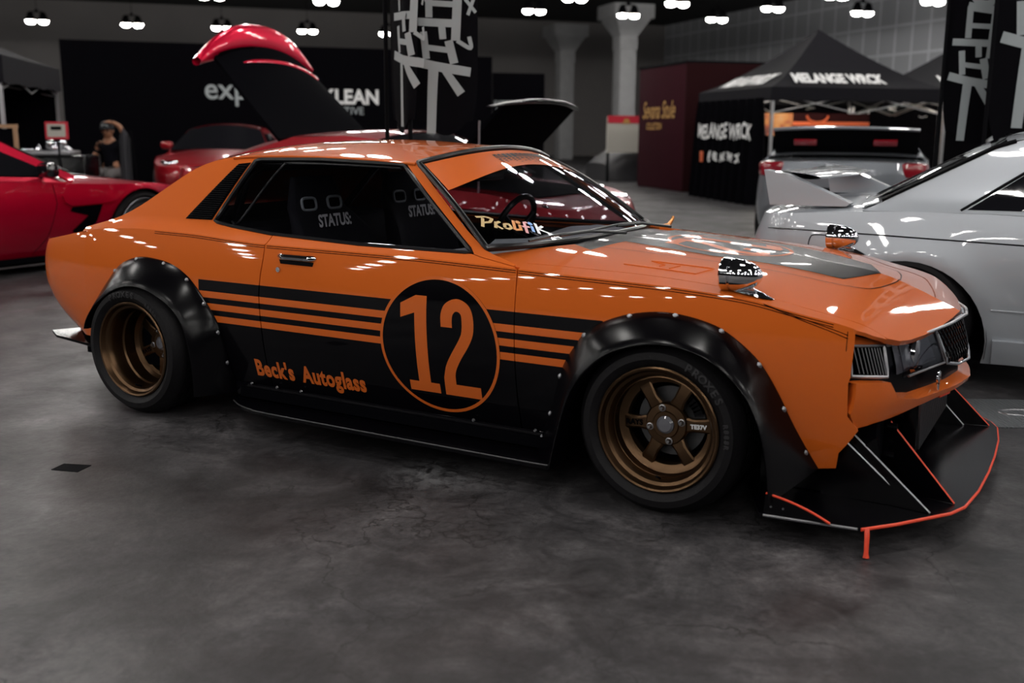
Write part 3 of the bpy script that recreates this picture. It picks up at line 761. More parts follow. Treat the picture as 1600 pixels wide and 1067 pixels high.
for sg in (-1,1):
    q=lambda P:[(sg*y,z) for y,z in P]
    m=MB(); m.panel(q([(-.722,.602),(-.716,.645),(-.69,.628),(-.645,.612),(-.585,.604),(-.575,.590),(-.60,.592)]),lambda y,z:FX(y,z)-.006,'x',1,.02,thick=.03); cpart(m,'lamp_brow','orange')
    # corner lamp with ribbed lens in a bright frame
    LP=[(-.700,.598),(-.585,.588),(-.600,.492),(-.712,.506)]
    m=MB(); m.panel(q(LP),lambda y,z:FX(y,z)-.014,'x',1,.03,thick=.02); lamp=cpart(m,'turn_signal','lens')
    m=MB(); m.tube([(FX(y,z)-.012,y,z) for y,z in dens(q(LP),.03)],.0062,8,closed=True); m.build('lamp_bezel','steel',lamp)
    m=MB()
    for k in range(9):
        u=k/8; y=-.690+.085*u; z1=.590-.008*u; z0=.512-.014*u; m.tube([(FX(sg*y,z)-.012,sg*y,z) for z in np.linspace(z0,z1,4)],.0022,5)
    m.build('lens_ribs','steel',lamp)
    m=MB(); m.panel(q([(-.715,.502),(-.60,.487),(-.595,.470),(-.715,.482)]),lambda y,z:FX(y,z)-.018,'x',1,.03,thick=.02); cpart(m,'lamp_sill','black')
    # smoked headlight cover
    HP=[(-.520,.583),(-.285,.597),(-.256,.489),(-.523,.478)]
    m=MB(); m.panel(q(HP),lambda y,z:FX(y,z)-.006,'x',1,.03,thick=.004); hl=cpart(m,'headlight_cover','glass_dark')
    m=MB(); c0=(c_xf0(.4)-.05,sg*.40,.535); m.lathe([(.062,0),(.066,.01),(.060,.022),(.045,.004),(.0,-.01)],c=c0,axis='x',n=32,flip=True); hh=m.build('headlight','chrome',hl)
    m=MB(); m.lathe([(.058,.012),(.04,.026),(.0004,.03)],c=c0,axis='x',n=32,flip=True); m.build('headlight_lens','smoke',hh)
    m=MB(); m.panel(q([(-.515,.578),(-.29,.591),(-.262,.495),(-.518,.484)]),lambda y,z:FX(y,z)-.030,'x',1,.04,thick=0); m.build('headlight_backing','smoke',hl)
    m=MB(); m.tube([(FX(y,z)-.002,y,z) for y,z in q([(-.50,.480),(-.26,.487),(-.283,.594)])],.004,6); m.build('cover_trim','steel',hl)
# centre grille mesh with polished outline
GP=[(-.275,.596),(-.15,.606),(0,.609),(.15,.606),(.275,.596),(.243,.482),(.14,.462),(0,.458),(-.14,.462),(-.243,.482)]
gf=lambda y,z:FX(y,z)-.004
m=MB()
for k in range(-22,23):
    for d in (-1,1):
        y0=k*.026; P=[]
        for i in range(9):
            z=.455+i*.019; y=y0+d*(z-.53)*.6
            if inpoly(y,z,GP): P.append((gf(y,z)-.006,y,z))
        if len(P)>1: m.tube(P,.0032,4)
gr=cpart(m,'grille_mesh','black')
m=MB(); m.tube([(gf(y,z),y,z) for y,z in dens(GP,.02)],.0058,8,closed=True); m.build('grille_frame','chrome',gr)
m=MB(); m.lathe([(.022,0),(.022,.006),(.016,.010),(.0004,.011)],c=(gf(-.30,.45)+.0,-.30,.445),axis='x',n=20,flip=True); m.box((gf(-.3,.42)+.004,-.30,.415),(.01,.012,.03),bev=.003); cpart(m,'tow_hook','chrome')
# orange lower bumper (wraps the corners, thin lip in the middle)
def bfx(y,z): return c_xf0(abs(y))+.018-.9*max(0,.44-z)**1.4
BT=[(-.726,.488),(-.69,.488),(-.626,.481),(-.585,.424),(-.449,.398),(-.20,.396),(0,.396)]
BB=[(-.722,.388),(-.690,.337),(-.634,.350),(-.425,.368),(-.225,.378),(0,.380)]
bp=BT+[(-y,z) for y,z in BT[:-1]][::-1]+[(-y,z) for y,z in BB]+BB[:-1][::-1]
m=MB(); m.panel(bp,bfx,'x',1,.03,thick=.05); bum=cpart(m,'bumper','orange')
m=MB()           # top shelf of the bumper running back to the grille
for pts in ([(-.726,.488),(-.69,.488),(-.626,.481)],[(-.585,.424),(-.449,.398),(-.20,.396),(0,.396),(.20,.396),(.449,.398),(.585,.424)],[(.626,.481),(.69,.488),(.726,.488)],[(-.626,.481),(-.585,.424)],[(.585,.424),(.626,.481)]):
    P=dens(pts,.03,False); m.grid([[(bfx(y,z),y,z) for y,z in P],[(bfx(y,z)-.045,y,z+.004) for y,z in P]])
m.build('bumper_shelf','orange',bum)
m=MB(); m.box((3.19,-.20,.375),(.02,.09,.03),rz=-.25,bev=.005); m.build('tow_tab','red_edge',bum)
# radiator, ducting and black frame behind the bumper
m=MB(); m.box((3.02,0,.27),(.05,1.1,.24)); m.box((2.93,0,.28),(.25,1.2,.25)); core=cpart(m,'cooler_core','int')
m=MB(); m.box((3.11,-.02,.285),(.06,.66,.20),bev=.008); ic=cpart(m,'intercooler','satin')
m=MB()
for k in range(26): m.box((3.143,-.335+.0255*k,.285),(.008,.006,.185),M=Matrix.Rotation(R_(12),3,'X'))
m.build('cooler_fins','steel',ic)
m=MB()
for (y,z) in ((-.50,.31),(-.46,.25),(-.52,.22),(-.40,.33)): m.cyl((3.07,y,z),(3.10,y,z),.012,.012,10)
m.box((3.05,-.46,.28),(.05,.02,.2)); m.box((3.06,-.40,.34),(.03,.16,.02)); m.box((3.06,-.42,.20),(.03,.14,.015)); cpart(m,'cooler_bracket','satin')
# ------------------------------------------------------------------ splitter
SPL=[(2.66,-.62),(2.78,-.895),(2.80,-.898),(3.078,-.868),(3.16,-.772),(3.288,-.591),(3.318,-.51),(3.338,-.33),(3.346,-.10),(3.346,.10),(3.338,.33),(3.318,.51),(3.288,.591),(3.16,.772),(3.078,.868),(2.80,.898),(2.78,.895),(2.66,.62)]
m=MB(); m.prism(SPL,'z',.078,.090); sp=cpart(m,'splitter','satin')
m=MB(); e=SPL[3:15]; m.tube([(x+.001,y,.085) for x,y in dens(e,.03,False)],.0055,8); m.build('edge_trim','red_edge',sp)
m=MB()
for sg in (-1,1):
    m=MB(); m.tube([(2.795,sg*.899,.085),(2.94,sg*.884,.085),(3.07,sg*.870,.085)],.0045,6); m.build('edge_lip','steel',sp)
m=MB(); m.grid([[(3.10,-.855,.084),(3.104,-.90,.055),(3.104,-.905,.0)],[(3.10,-.840,.084),(3.104,-.885,.055),(3.104,-.89,.0)]]); 
m=MB(); m.tube([(3.094,-.86,.088),(3.098,-.872,.07),(3.099,-.872,.02),(3.10,-.874,.004)],[.008,.008,.007,.010],6); m.build('tow_strap','red_edge',sp)
for sg in (-1,1):
    # end plate with curved top edge
    ep=[(2.792,.09),(2.796,.150),(2.86,.138),(2.916,.122),(2.96,.105),(2.992,.09)]
    m=MB(); m.prism(ep,'y',sg*.880,sg*.886); pl=m.build('end_plate','satin',sp)
    m=MB(); m.tube([(x,sg*.883,z+.001) for x,z in smooth(ep[1:],4)],.004,6); m.build('edge_trim','red_edge',pl)
    for x in (2.815,2.852):
        m=MB(); m.cyl((x,sg*.884,.112),(x,sg*.890,.112),.004,.003,8); m.build('screw','steel',pl)
    # upright fins from the bumper down to the splitter
    for (xa,ya,za,xb,yb,tm) in ((2.90,.62,.33,3.188,.625,'steel'),(2.93,.60,.345,3.236,.640,'steel'),(3.03,.455,.36,3.289,.512,'red_edge'),(2.98,.43,.33,3.20,.47,'steel')):
        a=Vector((xa,sg*ya,za)); b=Vector((xb,sg*yb,.092)); d=(b-a); sn=Vector((-d.y,d.x,0)).normalized()*.0035
        low=Vector((xa,sg*ya,.09)); v=[a-sn,b-sn,low-sn,a+sn,b+sn,low+sn]
        m=MB().add(v,[(0,1,2),(5,4,3),(0,3,4,1),(1,4,5,2),(2,5,3,0)]); recalc(m); fn=m.build('fin','satin',sp)
        m=MB(); m.tube([a+(b-a)*.02,b],.0038,6); m.build('edge_trim',tm,fn)
# black skirt panels between the front arch and the splitter, and rear edge of the front arch
for sg in (-1,1):
    m=MB(); m.prism([(2.70,.09),(2.70,.40),(2.80,.36),(2.90,.195),(2.955,.20),(3.06,.30),(3.10,.10)],'y',sg*.60,sg*.615); cpart(m,'inner_fender_panel','satin')
# ------------------------------------------------------------------ wide arch flares
LIP_R=[(-.292,.355),(-.28,.385),(-.255,.42),(-.20,.475),(-.111,.530),(-.04,.560),(.04,.572),(.11,.565),(.18,.543),(.263,.500),(.32,.44),(.352,.36),(.37,.27),(.375,.19),(.375,.13)]
LIP_F=[(2.055,.10),(2.085,.24),(2.12,.36),(2.155,.425),(2.191,.468),(2.235,.508),(2.285,.540),(2.381,.572),(2.484,.578),(2.575,.557),(2.64,.522),(2.695,.475),(2.735,.425),(2.765,.36),(2.785,.29),(2.80,.21),(2.81,.12)]
def resample(P,n):
    d=np.r_[0,np.cumsum([math.dist(P[i],P[i+1]) for i in range(len(P)-1)])]; d/=d[-1]
    X=np.interp(np.linspace(0,1,n),d,[p[0] for p in P]); Z=np.interp(np.linspace(0,1,n),d,[p[1] for p in P]); return list(zip(X,Z))
def flare(sg,arch,lip,yl,cx,screws):
    A=resample(smooth(arch,4),70); B=resample(smooth(lip,4),70)
    n=70; rows=[]
    for (a,b) in zip(A,B):
        row=[]; ya=c_side(*a)
        for k,(u,o) in enumerate(((-.02,.001),(-.01,.005),(.03,.008),(.25,.008),(.5,.006),(.75,.004),(.94,.001),(1.0,-.004))):
            x=a[0]+(b[0]-a[0])*u; z=a[1]+(b[1]-a[1])*u; uu=max(0,u); y=ya+(yl-ya)*uu**.9+o
            row.append((x,sg*y,z))
        # rolled lip, then back in to the well
        x,z=b; d=np.array([cx-x,.27-z]); d=d/np.hypot(*d)
        row.append((x+d[0]*.006,sg*(yl-.016),z+d[1]*.006)); row.append((x+d[0]*.004,sg*(yl-.10),z+d[1]*.004)); row.append((x,sg*(yl-.26),z))
        rows.append(row)
    m=MB(); m.grid(rows,flip=(sg<0)); recalc_out(m,sg); f=cpart(m,'wheel_arch_flare','satin',ang=50)
    for t in screws:
        i=int(t*69); a,b=A[i],B[i]; u=.07; x=a[0]+(b[0]-a[0])*u; z=a[1]+(b[1]-a[1])*u; y=c_side(*a)+.012
        s=MB(); s.lathe([(.0105,0),(.0105,.002),(.0065,.003),(.0065,.006),(.003,.008),(.0003,.008)],c=(x,sg*y,z),axis='y',n=14)
        if sg<0: s.v=[(p,2*sg*y-q,r) for p,q,r in s.v]
        recalc(s); s.build('screw','steel',f)
    return f
def recalc_out(m,sg):
    # make the first faces point outwards
    a,b,c=[Vector(m.v[i]) for i in m.f[len(m.f)//2][:3]]
    recalc(m)
for sg in (-1,1):
    flare(sg,ARCH_R,LIP_R,.905,0.02,(.12,.24,.36,.48,.6,.70,.80,.90))
    flare(sg,ARCH_F,LIP_F,.905,2.43,(.05,.13,.22,.34,.45,.56,.66,.76,.86,.96))
# wheel wells and under-body so no light leaks through
m2=MB()
for cx in (.02,2.43):
    P=[(cx+.375*math.cos(a),.27+.36*math.sin(a)) for a in np.linspace(-.25,math.pi+.25,20)]
    for sg in (-1,1):
        m2.grid([[(x,sg*.52,z) for x,z in P],[(x,sg*.73,z) for x,z in P]]); m2.grid([[(x,sg*.52,z) for x,z in P],[(cx,sg*.52,.27) for x,z in P]])
cpart(m2,'wheel_well','int')
m=MB(); m.box((1.15,0,.135),(3.9,1.0,.03)); m.box((1.22,0,.14),(1.45,1.5,.04)); cpart(m,'underbody','int')
# side skirts
for sg in (-1,1):
    pl=[(.44,.72),(.50,.80),(.575,.845),(.66,.872),(.78,.888),(1.4,.892),(1.98,.892),(2.045,.885),(2.045,.70)]
    m=MB(); m.prism([(x,sg*y) for x,y in pl],'z',.098,.112); sk=cpart(m,'side_skirt','satin')
    m=MB(); m.tube([(x,sg*(y-.001),.1125) for x,y in smooth(pl[1:-1],4)],.0028,6); m.build('skirt_edge','disc',sk)
    m=MB(); P=[]; xs=np.linspace(.46,1.99,30)
    rows=[[(x,sg*(c_side(x,.178)+.004),.178) for x in xs],[(x,sg*(c_side(x,.16)+.014),.165) for x in xs],[(x,sg*(c_side(x,.12)+.02),.118) for x in xs],[(x,sg*.66,.110) for x in xs]]
    m.grid(rows); recalc(m); rk=cpart(m,'rocker_panel','black')
    for x in (.56,.70,.83,1.66,1.92):
        s=MB(); y=c_side(x,.185)+.012; s.cyl((x,sg*y,.182),(x,sg*(y+.006),.182),.007,.004,10); s.build('screw','steel',rk)
# rear: black under-valance with its upturned winglets, lamps
m=MB()
rows=[]
for z,o in ((.285,.0),(.24,.012),(.19,.03)):
    rows.append([ (c_tails(t,z)[0]+o,-c_tails(t,z)[1],z) for t in np.linspace(.25,1,20)]+[(c_tails(t,z)[0]+o,c_tails(t,z)[1],z) for t in np.linspace(1,.25,20)][1:])
m.grid(rows); cpart(m,'rear_valance','satin')
for sg in (-1,1):
    pl=[(-.28,.70),(-.46,.76),(-.66,.772),(-.74,.735),(-.70,.60),(-.50,.48),(-.28,.48)]
    m=MB(); n=len(pl); hz=lambda x:.235+max(0,-.50-x)*.13
    v=[(x,sg*y,hz(x)) for x,y in pl]+[(x,sg*y,hz(x)+.012) for x,y in pl]; v2=MB().prism([(x,sg*y) for x,y in pl],'z',0,.012)
    v2.v=[(x,y,hz(x)+z) for x,y,z in v2.v]; cpart(v2,'rear_winglet','satin')
    m=MB(); m.panel([(.16*sg,.60),(.58*sg,.60),(.60*sg,.70),(.16*sg,.70)],lambda y,z:-.93-.0-.0+.25*max(0,abs(y)-.25)**2+.045*0,'x',-1,.05,thick=.01); cpart(m,'tail_lamp','red_lens')
# ------------------------------------------------------------------ door roundel with number and shop lettering
def side_map(x0,z0,o,sg=-1):
    def f(a,b):
        x=x0+a*(-sg); z=z0+b; return (x,sg*(c_side(x,z)+o),z)
    return f
for sg in (-1,1):
    fm=lambda o:side_map(1.538,.455,o,sg)
    m=MB(); v,f,_=tess([(.262*math.cos(a),.258*math.sin(a)) for a in np.linspace(0,2*math.pi,72,endpoint=False)],.03); m.mapped(v,f,fm(.0012)); rd=cpart(m,'number_roundel','black')
    m=MB(); m.grid([[fm(.0022)(r*math.cos(a),r*.985*math.sin(a)) for a in np.linspace(0,2*math.pi,97)] for r in (.250,.262)]); m.build('roundel_ring','decal',rd)
    for d in digit_strokes():
        v,f,_=tess(d,.02); v=[(a*.97-.014,b*.97+.004) for a,b in v]; m=MB().mapped(v,f,fm(.0022)); m.build('number_digit','decal',rd)
    for word,xx in (("Beck's",.700),('Autoglass',1.010)):
        v,f=text2(word,.098,.0038,'CENTER',.0,.78,1.08)
        m=MB()
        for k in (0,): m.mapped([(a+k,b) for a,b in v],f,side_map(.888+(xx-.888)*(1 if sg<0 else -1),.226,.0012,sg))
        cpart(m,'shop_lettering','decal')
# ------------------------------------------------------------------ fender mirrors
for sg in (-1,1):
    bx,by=2.612,.70; bz=c_hood(bx,by)
    m=MB(); rows=[]
    for u in np.linspace(0,1,10):
        cx=bx+.045-.055*u+.0*u; r1=.034*(1-u)**1.5+.016; r2=.020*(1-u)**1.5+.011
        rows.append([(cx+r1*1.35*math.cos(a)+(.012*(1-u)),sg*by+r2*math.sin(a),bz+.030*u+ (c_hood(cx+r1*1.35*math.cos(a),by)-bz)*(1-u)) for a in np.linspace(0,2*math.pi,20,endpoint=False)])
    m.grid(rows,closed_v=True); recalc(m); st=cpart(m,'fender_mirror','chrome')
    m=MB(); prof=[(.0005,.098),(.015,.094),(.030,.082),(.042,.060),(.049,.034),(.052,.008),(.052,.004),(.0485,.001),(.0485,-.001),(.053,-.004),(.0545,-.026),(.051,-.031),(.047,-.031),(.044,-.024)]
    m.lathe(prof,c=(bx-.012,sg*(by+.004),bz+.052),axis='x',n=36); recalc(m); b=m.build('mirror_housing','chrome',st)
    m=MB(); m.lathe([(.046,-.026),(.0004,-.026)],c=(bx-.012,sg*(by+.004),bz+.052),axis='x',n=32); m.build('mirror_glass','steel',b)
# ------------------------------------------------------------------ cabin
m=MB(); m.box((.95,0,.17),(2.0,1.30,.03)); m.box((-.06,0,.52),(.05,1.18,.70)); m.box((1.86,0,.47),(.05,1.3,.62))
for sg in (-1,1): m.box((.85,sg*.70,.47),(1.95,.03,.58))
cpart(m,'cabin_tub','int')
m=MB(); m.box((.12,0,.80),(.42,1.2,.05)); m.box((.38,0,.62),(.16,1.15,.38),M=Matrix.Rotation(-.25,3,'Y'),bev=.04); m.box((.58,0,.42),(.45,1.1,.16),bev=.04); cpart(m,'rear_seat','fabric')
def dashf(u,v):
    y=(2*u-1)*.63; x=1.36+.42*v*(1-.25*abs(2*u-1)**2); z=.70+.10*math.sin(min(1,v*2.2)*math.pi/2)-.015*v+.018*math.exp(-((y-.33)/.17)**2)*math.sin(math.pi*min(1,v*1.6))
    return (x,y,z)
m=MB(); m.param(dashf,24,14); m.box((1.38,0,.60),(.06,1.22,.22)); cpart(m,'dashboard','dash')
m=MB(); m.add([(1.58,-.50,.803),(1.76,-.32,.806),(1.70,-.20,.808),(1.52,-.36,.806)],[(0,1,2,3)]); m.v=[(x,y,z+.004) for x,y,z in m.v]; cpart(m,'dash_card','grey_l')
sw=MB(); n=36; cw=Vector((1.20,.34,.78)); ax=Vector((-.92,0,.38)).normalized(); u_=Vector((0,1,0)); w_=ax.cross(u_)
sw.tube([cw+(u_*math.cos(2*math.pi*k/n)+w_*math.sin(2*math.pi*k/n))*.165 for k in range(n)],.0145,8,closed=True)
for a in (0,120,240): sw.tube([cw-ax*.03,cw+(u_*math.cos(R_(a+90))+w_*math.sin(R_(a+90)))*.16],.011,6)
sw.cyl(cw-ax*.03,cw-ax*.30,.03); cpart(sw,'steering_wheel','satin')
m=MB(); m.box((1.285,-.02,1.05),(.03,.22,.06),bev=.01); m.cyl((1.30,-.02,1.08),(1.34,-.02,1.13),.008); cpart(m,'rear_view_mirror','satin')
def seat(y0,x0):
    st=MB()
    prof=[(x0+.0,.36),(x0-.05,.60),(x0-.09,.78),(x0-.115,.90),(x0-.14,1.03)]
    hw=[.24,.25,.245,.18,.13]; dp=[.10,.12,.11,.06,.04]
    rows=[]
    for (x,z),h,d in zip(prof,hw,dp):
        row=[]
        for k in range(20):
            a=2*math.pi*k/20; c,s_=math.cos(a),math.sin(a)
            yy=h*math.copysign(abs(s_)**.6,s_); xx=d*.5*math.copysign(abs(c)**.6,c)+ (.09*(abs(yy)/h)**3 if z<.85 else 0)
            row.append((x+xx,y0+yy,z))
        rows.append(row)
    sr=[]
    P=[]
    for i in range(len(rows)-1):
        for k in range(4):
            t=k/4; P.append([tuple(np.array(a)*(1-t)+np.array(b)*t) for a,b in zip(rows[i],rows[i+1])])
    P.append(rows[-1]); st.grid(P,closed_v=True); st.f.append(tuple(len(st.v)-20+k for k in range(20))); st.m.append(0); st.n.append(None)
    recalc(st); s=cpart(st,'bucket_seat','fabric',ang=60)
    m=MB(); m.box((x0+.22,y0,.33),(.50,.46,.16),bev=.05); m.build('seat_cushion','fabric',s)
    for q in (-1,1):
        m=MB(); m.box((x0+.22,y0+q*.235,.40),(.46,.06,.20),bev=.028); m.build('seat_bolster','fabric',s)
        # harness opening with a raised rim
        cy,cz,cx=y0+q*.085,.915,x0-.062
        L=[(cx-.115*(z_-.9)*0+.0,cy+y_,z_) for y_,z_ in [( .045*math.copysign(abs(math.cos(a))**.5,math.cos(a)),cz+.026*math.copysign(abs(math.sin(a))**.5,math.sin(a))) for a in np.linspace(0,2*math.pi,24,endpoint=False)]]
        m=MB(); m.tube([(cx-.02-(p[2]-.9)*.18,p[1],p[2]) for p in L],.006,6,closed=True); h=m.build('harness_slot','grey_l',s)
        m=MB(); m.add([(cx-.022-(p[2]-.9)*.18,p[1],p[2]) for p in L],[tuple(range(24))]); m.build('slot_opening','int',h)
    v,f=text2('STATUS:',.072,.0022,'CENTER',0,.82)
    m=MB().mapped(v,f,lambda a,b:(x0-.008-(b)*.17,y0+a,.822+b)); m.build('seat_lettering','white_l',s)
    return s
seat(-.33,.70); seat(.33,.70)
m=MB()
for sg in (-1,1): m.tube([(.30,sg*.56,.25),(.30,sg*.56,.80),(.34,sg*.50,1.02),(.36,sg*.42,1.07)],.02,8)
m.tube([(.36,-.42,1.07),(.36,.42,1.07)],.02,8); m.tube([(.30,-.56,.30),(.36,.42,1.06)],.018,8); cpart(m,'roll_cage','satin')
# ------------------------------------------------------------------ wheels
FRL=[('PROXES',R_(48),.036),('R888R',R_(4),.022)]
for sg in (-1,1):
    w=wheel(coupe,(2.425-OX,sg*.862,.288),sg,.288,.235,.206,.088,'six','bronze',ang0=R_(4),letters=FRL)
    w2=wheel(coupe,(-OX,sg*.886,.290),sg,.290,.275,.206,.170,'six','bronze',ang0=R_(24),letters=[('PROXES',R_(98),.036),('R888R',R_(52),.022)])
    for ww,rec,a0 in ((w,.088,R_(4)),(w2,.17,R_(24))):
        for txt,k,mt,up in (('RAYS',3,'int',False),('TE37V',0,'white_l',True)):
            ang=a0+k*math.pi/3; v,f=text2(txt,.026 if txt=='RAYS' else .02,.001)
            rc=.112; m=MB()
            def mp(a,b,ang=ang,rc=rc,k=k):
                s_=1 if k==0 else -1
                xx=rc+s_*a; zz=s_*(b-.008); X=(xx*math.cos(ang)-zz*math.sin(ang)); Z=(xx*math.sin(ang)+zz*math.cos(ang)); return (X*(1 if sg<0 else -1),-sg*(rec-.0065),Z)
            m.mapped(v,f,mp); m.build('wheel_lettering',mt,ww)
# ------------------------------------------------------------------ hall: floor, lamps
m=MB(); q=[hall(-60,-25),hall(60,-25),hall(60,56),hall(-60,56)]; m.add([tuple(p) for p in q],[(0,1,2,3)]); MT['floor']=concrete(); fl=m.build('floor','floor'); struct(fl)
m=MB(); q=[hall(-60,-25,6.6),hall(60,-25,6.6),hall(60,56,6.6),hall(-60,56,6.6)]; m.add([tuple(p) for p in q],[(3,2,1,0)]); MT['ceil']=mat('black_ceiling',(.006,.006,.008),.9); struct(m.build('ceiling','ceil'))
MT['lamp']=mat('lamp_lens',(1,1,1),.5,emit=(1,.97,.93),es=LAMP)
def lamp_fixture():
    r=empty('ceiling_lamp',(0,0,0)); m=MB()
    m.box((0,0,.34),(.10,.10,.10)); m.tube([(-.21,0,.30),(.21,0,.30)],.02,6)
    m.build('bracket','matte',r)
    for sx in (-.21,.21):
        h=MB(); h.lathe([(.05,.30),(.09,.26),(.13,.14),(.172,.005),(.178,0),(.172,-.004)],c=(sx,0,0),axis='z',n=20); o=h.build('reflector','matte',r)
        l=MB(); l.lathe([(.168,.004),(.162,-.04),(.135,-.085),(.08,-.115),(.0005,-.125)],c=(sx,0,0),axis='z',n=20); l.build('lamp_glass','lamp',o)
    m=MB(); m.cyl((0,0,.38),(0,0,1.6),.008,.008,6); m.build('suspension_rod','matte',r)
    return tag(r,'twin round lamp hanging lit from the black ceiling','ceiling lamp','twin ceiling lamps')
proto=lamp_fixture(); used=False
spots=[(-6.8+3.2*k,42) for k in range(6)]+[(-1.4+3.3*k,32.3) for k in range(7)]+[(-1.4+3.3*k,v) for v in (28.9,25.7) for k in range(8)]
spots+=[(-1.4+3.3*k,v) for v in (22.4,19.1,15.8,12.5,9.2,5.9,2.6,-.7,-4.0,-7.3,-10.6) for k in range(-3,8)]
spots+=[(-1.4+3.3*k,v) for v in (15.8,12.5,9.2,5.9,2.6,-.7,-4.0,-7.3) for k in range(-8,-3)]
spots=[q for q in spots if math.dist(q,(-4.7,5.9))>.5]
for u,v in spots:
    o=proto if not used else copy_tree(proto); used=True
    o.location=hall(u,v,5.0); o.rotation_euler=(0,0,HALL_ROT)
# ------------------------------------------------------------------ other cars of the show
MT['red']=mat('candy_red_paint',(.58,.002,.034),.3,.5,1,.03,.2)
MT['red_dk']=mat('deep_red_paint',(.28,.003,.010),.3,.3,1,.03,.2)
MT['silver']=mat('silver_paint',(.43,.46,.50),.38,.35,1,.03,.3)
MT['pale']=mat('pale_silver_paint',(.20,.215,.24),.36,.5,1,.04,.3)
MT['tint']=mat('dark_window_glass',(.006,.006,.008),.06,0,1,.02)
MT['alloy']=mat('grey_alloy',(.22,.23,.25),.35,.9)
MT['dalloy']=mat('black_alloy',(.02,.02,.022),.35,.6)
MT['tail']=mat('red_tail_cluster',(.25,.003,.012),.2,0,1,.03)
def car_shell(root,sp,paint,body='body_shell'):
    """body of a car in its own axes: x forwards, y to its left, z up"""
    w,zs,zc=sp['w'],sp['zs'],sp['zc']; zb=sp.get('zb',.16); k1=sp.get('k1',.30); k0=sp.get('k0',.45); zm=sp.get('zm',.55)
    xr,xf=sp['xr'],sp['xf']; r0,f0=sp.get('r0',xr+.35),sp.get('f0',xf-.45)
    side=lambda x,z:w(x)-(k1 if z>zm else k0)*(z-zm)**2-sum(a[4]*0 for a in sp['arches'] if len(a)>4)+sum(.018*math.exp(-((math.hypot(x-a[0],z-a[2])-a[1])/.10)**2) for a in sp['arches'])
    ysh=lambda x:side(x,zs(x))
    upt=sp.get('up',spl((0,0),(.03,.04),(.07,.07),(.5,.34),(.6,.42)))
    upper=lambda x,z:ysh(x)-upt(z-zs(x))
    hoodz=lambda x,y:zs(x)+(zc(x)-zs(x))*(1-min(1,abs(y)/max(.1,ysh(x)))**2.4)
    sp.update(side=side,upper=upper,ysh=ysh,hoodz=hoodz)
    m=MB()
    def cap(t,x0,x1,sgx):
        a=t*math.pi/2; return (x0+(x1-x0)*math.sin(a)**.85, math.cos(a)**sp.get('cq',.55) if a<math.pi/2-1e-6 else 0.0)
    for sg in (-1,1):
        bot=[(r0,zb)]
        for a in sorted(sp['arches'],key=lambda q:q[0]):
            cx,r,cz=a[:3]; h=zb-cz; dx=math.sqrt(max(0,r*r-h*h)); a0=math.atan2(h,-dx); 
            th0=math.pi-math.asin(max(-1,min(1,h/r))); th1=math.asin(max(-1,min(1,h/r)))
            bot+=[(cx+r*math.cos(th0+(th1-th0)*i/24),cz+r*math.sin(th0+(th1-th0)*i/24)) for i in range(25)]
        bot+=[(f0,zb)]
        top=[(r0+(f0-r0)*i/40,zs(r0+(f0-r0)*i/40)) for i in range(41)]
        m.panel(bot+top[::-1],side,'y',sg,.06,thick=.02)
        up=sp['pillars']
        m.panel(up,upper,'y',sg,.06,thick=.02)
        for x0,x1,tk in ((r0,xr,sp.get('tuck_r',spl((.1,.25),(.4,.05),(.6,0),(.75,.02),(1.0,.10)))),(f0,xf,sp.get('tuck_f',spl((.1,.12),(.3,.02),(.5,0),(.65,.05),(.9,.25))))):
            d=1 if x1>x0 else -1
            def f(t,v,x0=x0,x1=x1,tk=tk,d=d):
                x,q=cap(t,x0,x1,d); z=zb+(zs(x)-zb)*v; g=math.sin(t*math.pi/2)
                return (x-d*tk(z)*g, sg*side(x0+(x-x0)*.3,z)*q, z)
            m.param(f,16,12,flip=(sg*d>0))
    # hood / deck surfaces
    def top_surf(xa,xb,cap_end):
        def f(u,v):
            x=xa+(xb-xa)*u; y=(2*v-1)*ysh(x); return (x,y,hoodz(x,y))
        m.param(f,16,16,flip=(xb<xa) )
        if cap_end:
            x0,x1,tk=cap_end; d=1 if x1>x0 else -1
            def g(u,v):
                x,q=cap(u,x0,x1,d); z=zs(x); s=math.sin(u*math.pi/2); xx=x-d*tk(z)*s; h=side(x0+(x-x0)*.3,z)*q; y=(2*v-1)*h
                return (xx,y,z+(zc(x)-zs(x))*(1-min(1,abs(2*v-1))**2.4)*(1-u**6))
            m.param(g,12,16,flip=(d<0))
    top_surf(sp['cowl'],f0,(f0,xf,sp.get('tuck_f',spl((.1,.12),(.3,.02),(.5,0),(.65,.05),(.9,.25)))))
    if sp['deck'] is not None: top_surf(sp['deck'],r0,(r0,xr,sp.get('tuck_r',spl((.1,.25),(.4,.05),(.6,0),(.75,.02),(1.0,.10)))))
    # roof between the rails
    rail=sp['rail']; d=np.r_[0,np.cumsum([math.dist(rail[i],rail[i+1]) for i in range(len(rail)-1)])]; d/=d[-1]
    rx_=spl(*zip(d,[p[0] for p in rail])); rz_=spl(*zip(d,[p[1] for p in rail])); cr=sp.get('crown',.07)
    def rf(a,b):
        t=2*b-1; x=rx_(a); z=rz_(a); q=1-abs(t)**2.3; return (x+(.06-.14*a)*q,upper(x,z)*t,z+cr*q*(1-.5*a))
    m.param(rf,30,16)
    sp['roof']=rf
    o=m.build(body,paint,root)
    # windscreen, back window, side windows
    a,b=sp['ws']
    def wsf(u,v):
        t=2*u-1; q=1-t*t; x=a[0]+(b[0]-a[0])*v; z=a[1]+(b[1]-a[1])*v; return (x+(.06+.10*v)*q,upper(x,z)*t*.985,z+(cr*.9)*q*(1-v)+.02*v*q+.01)
    g=MB(); g.param(wsf,16,10); g.build('windscreen','tint',root)
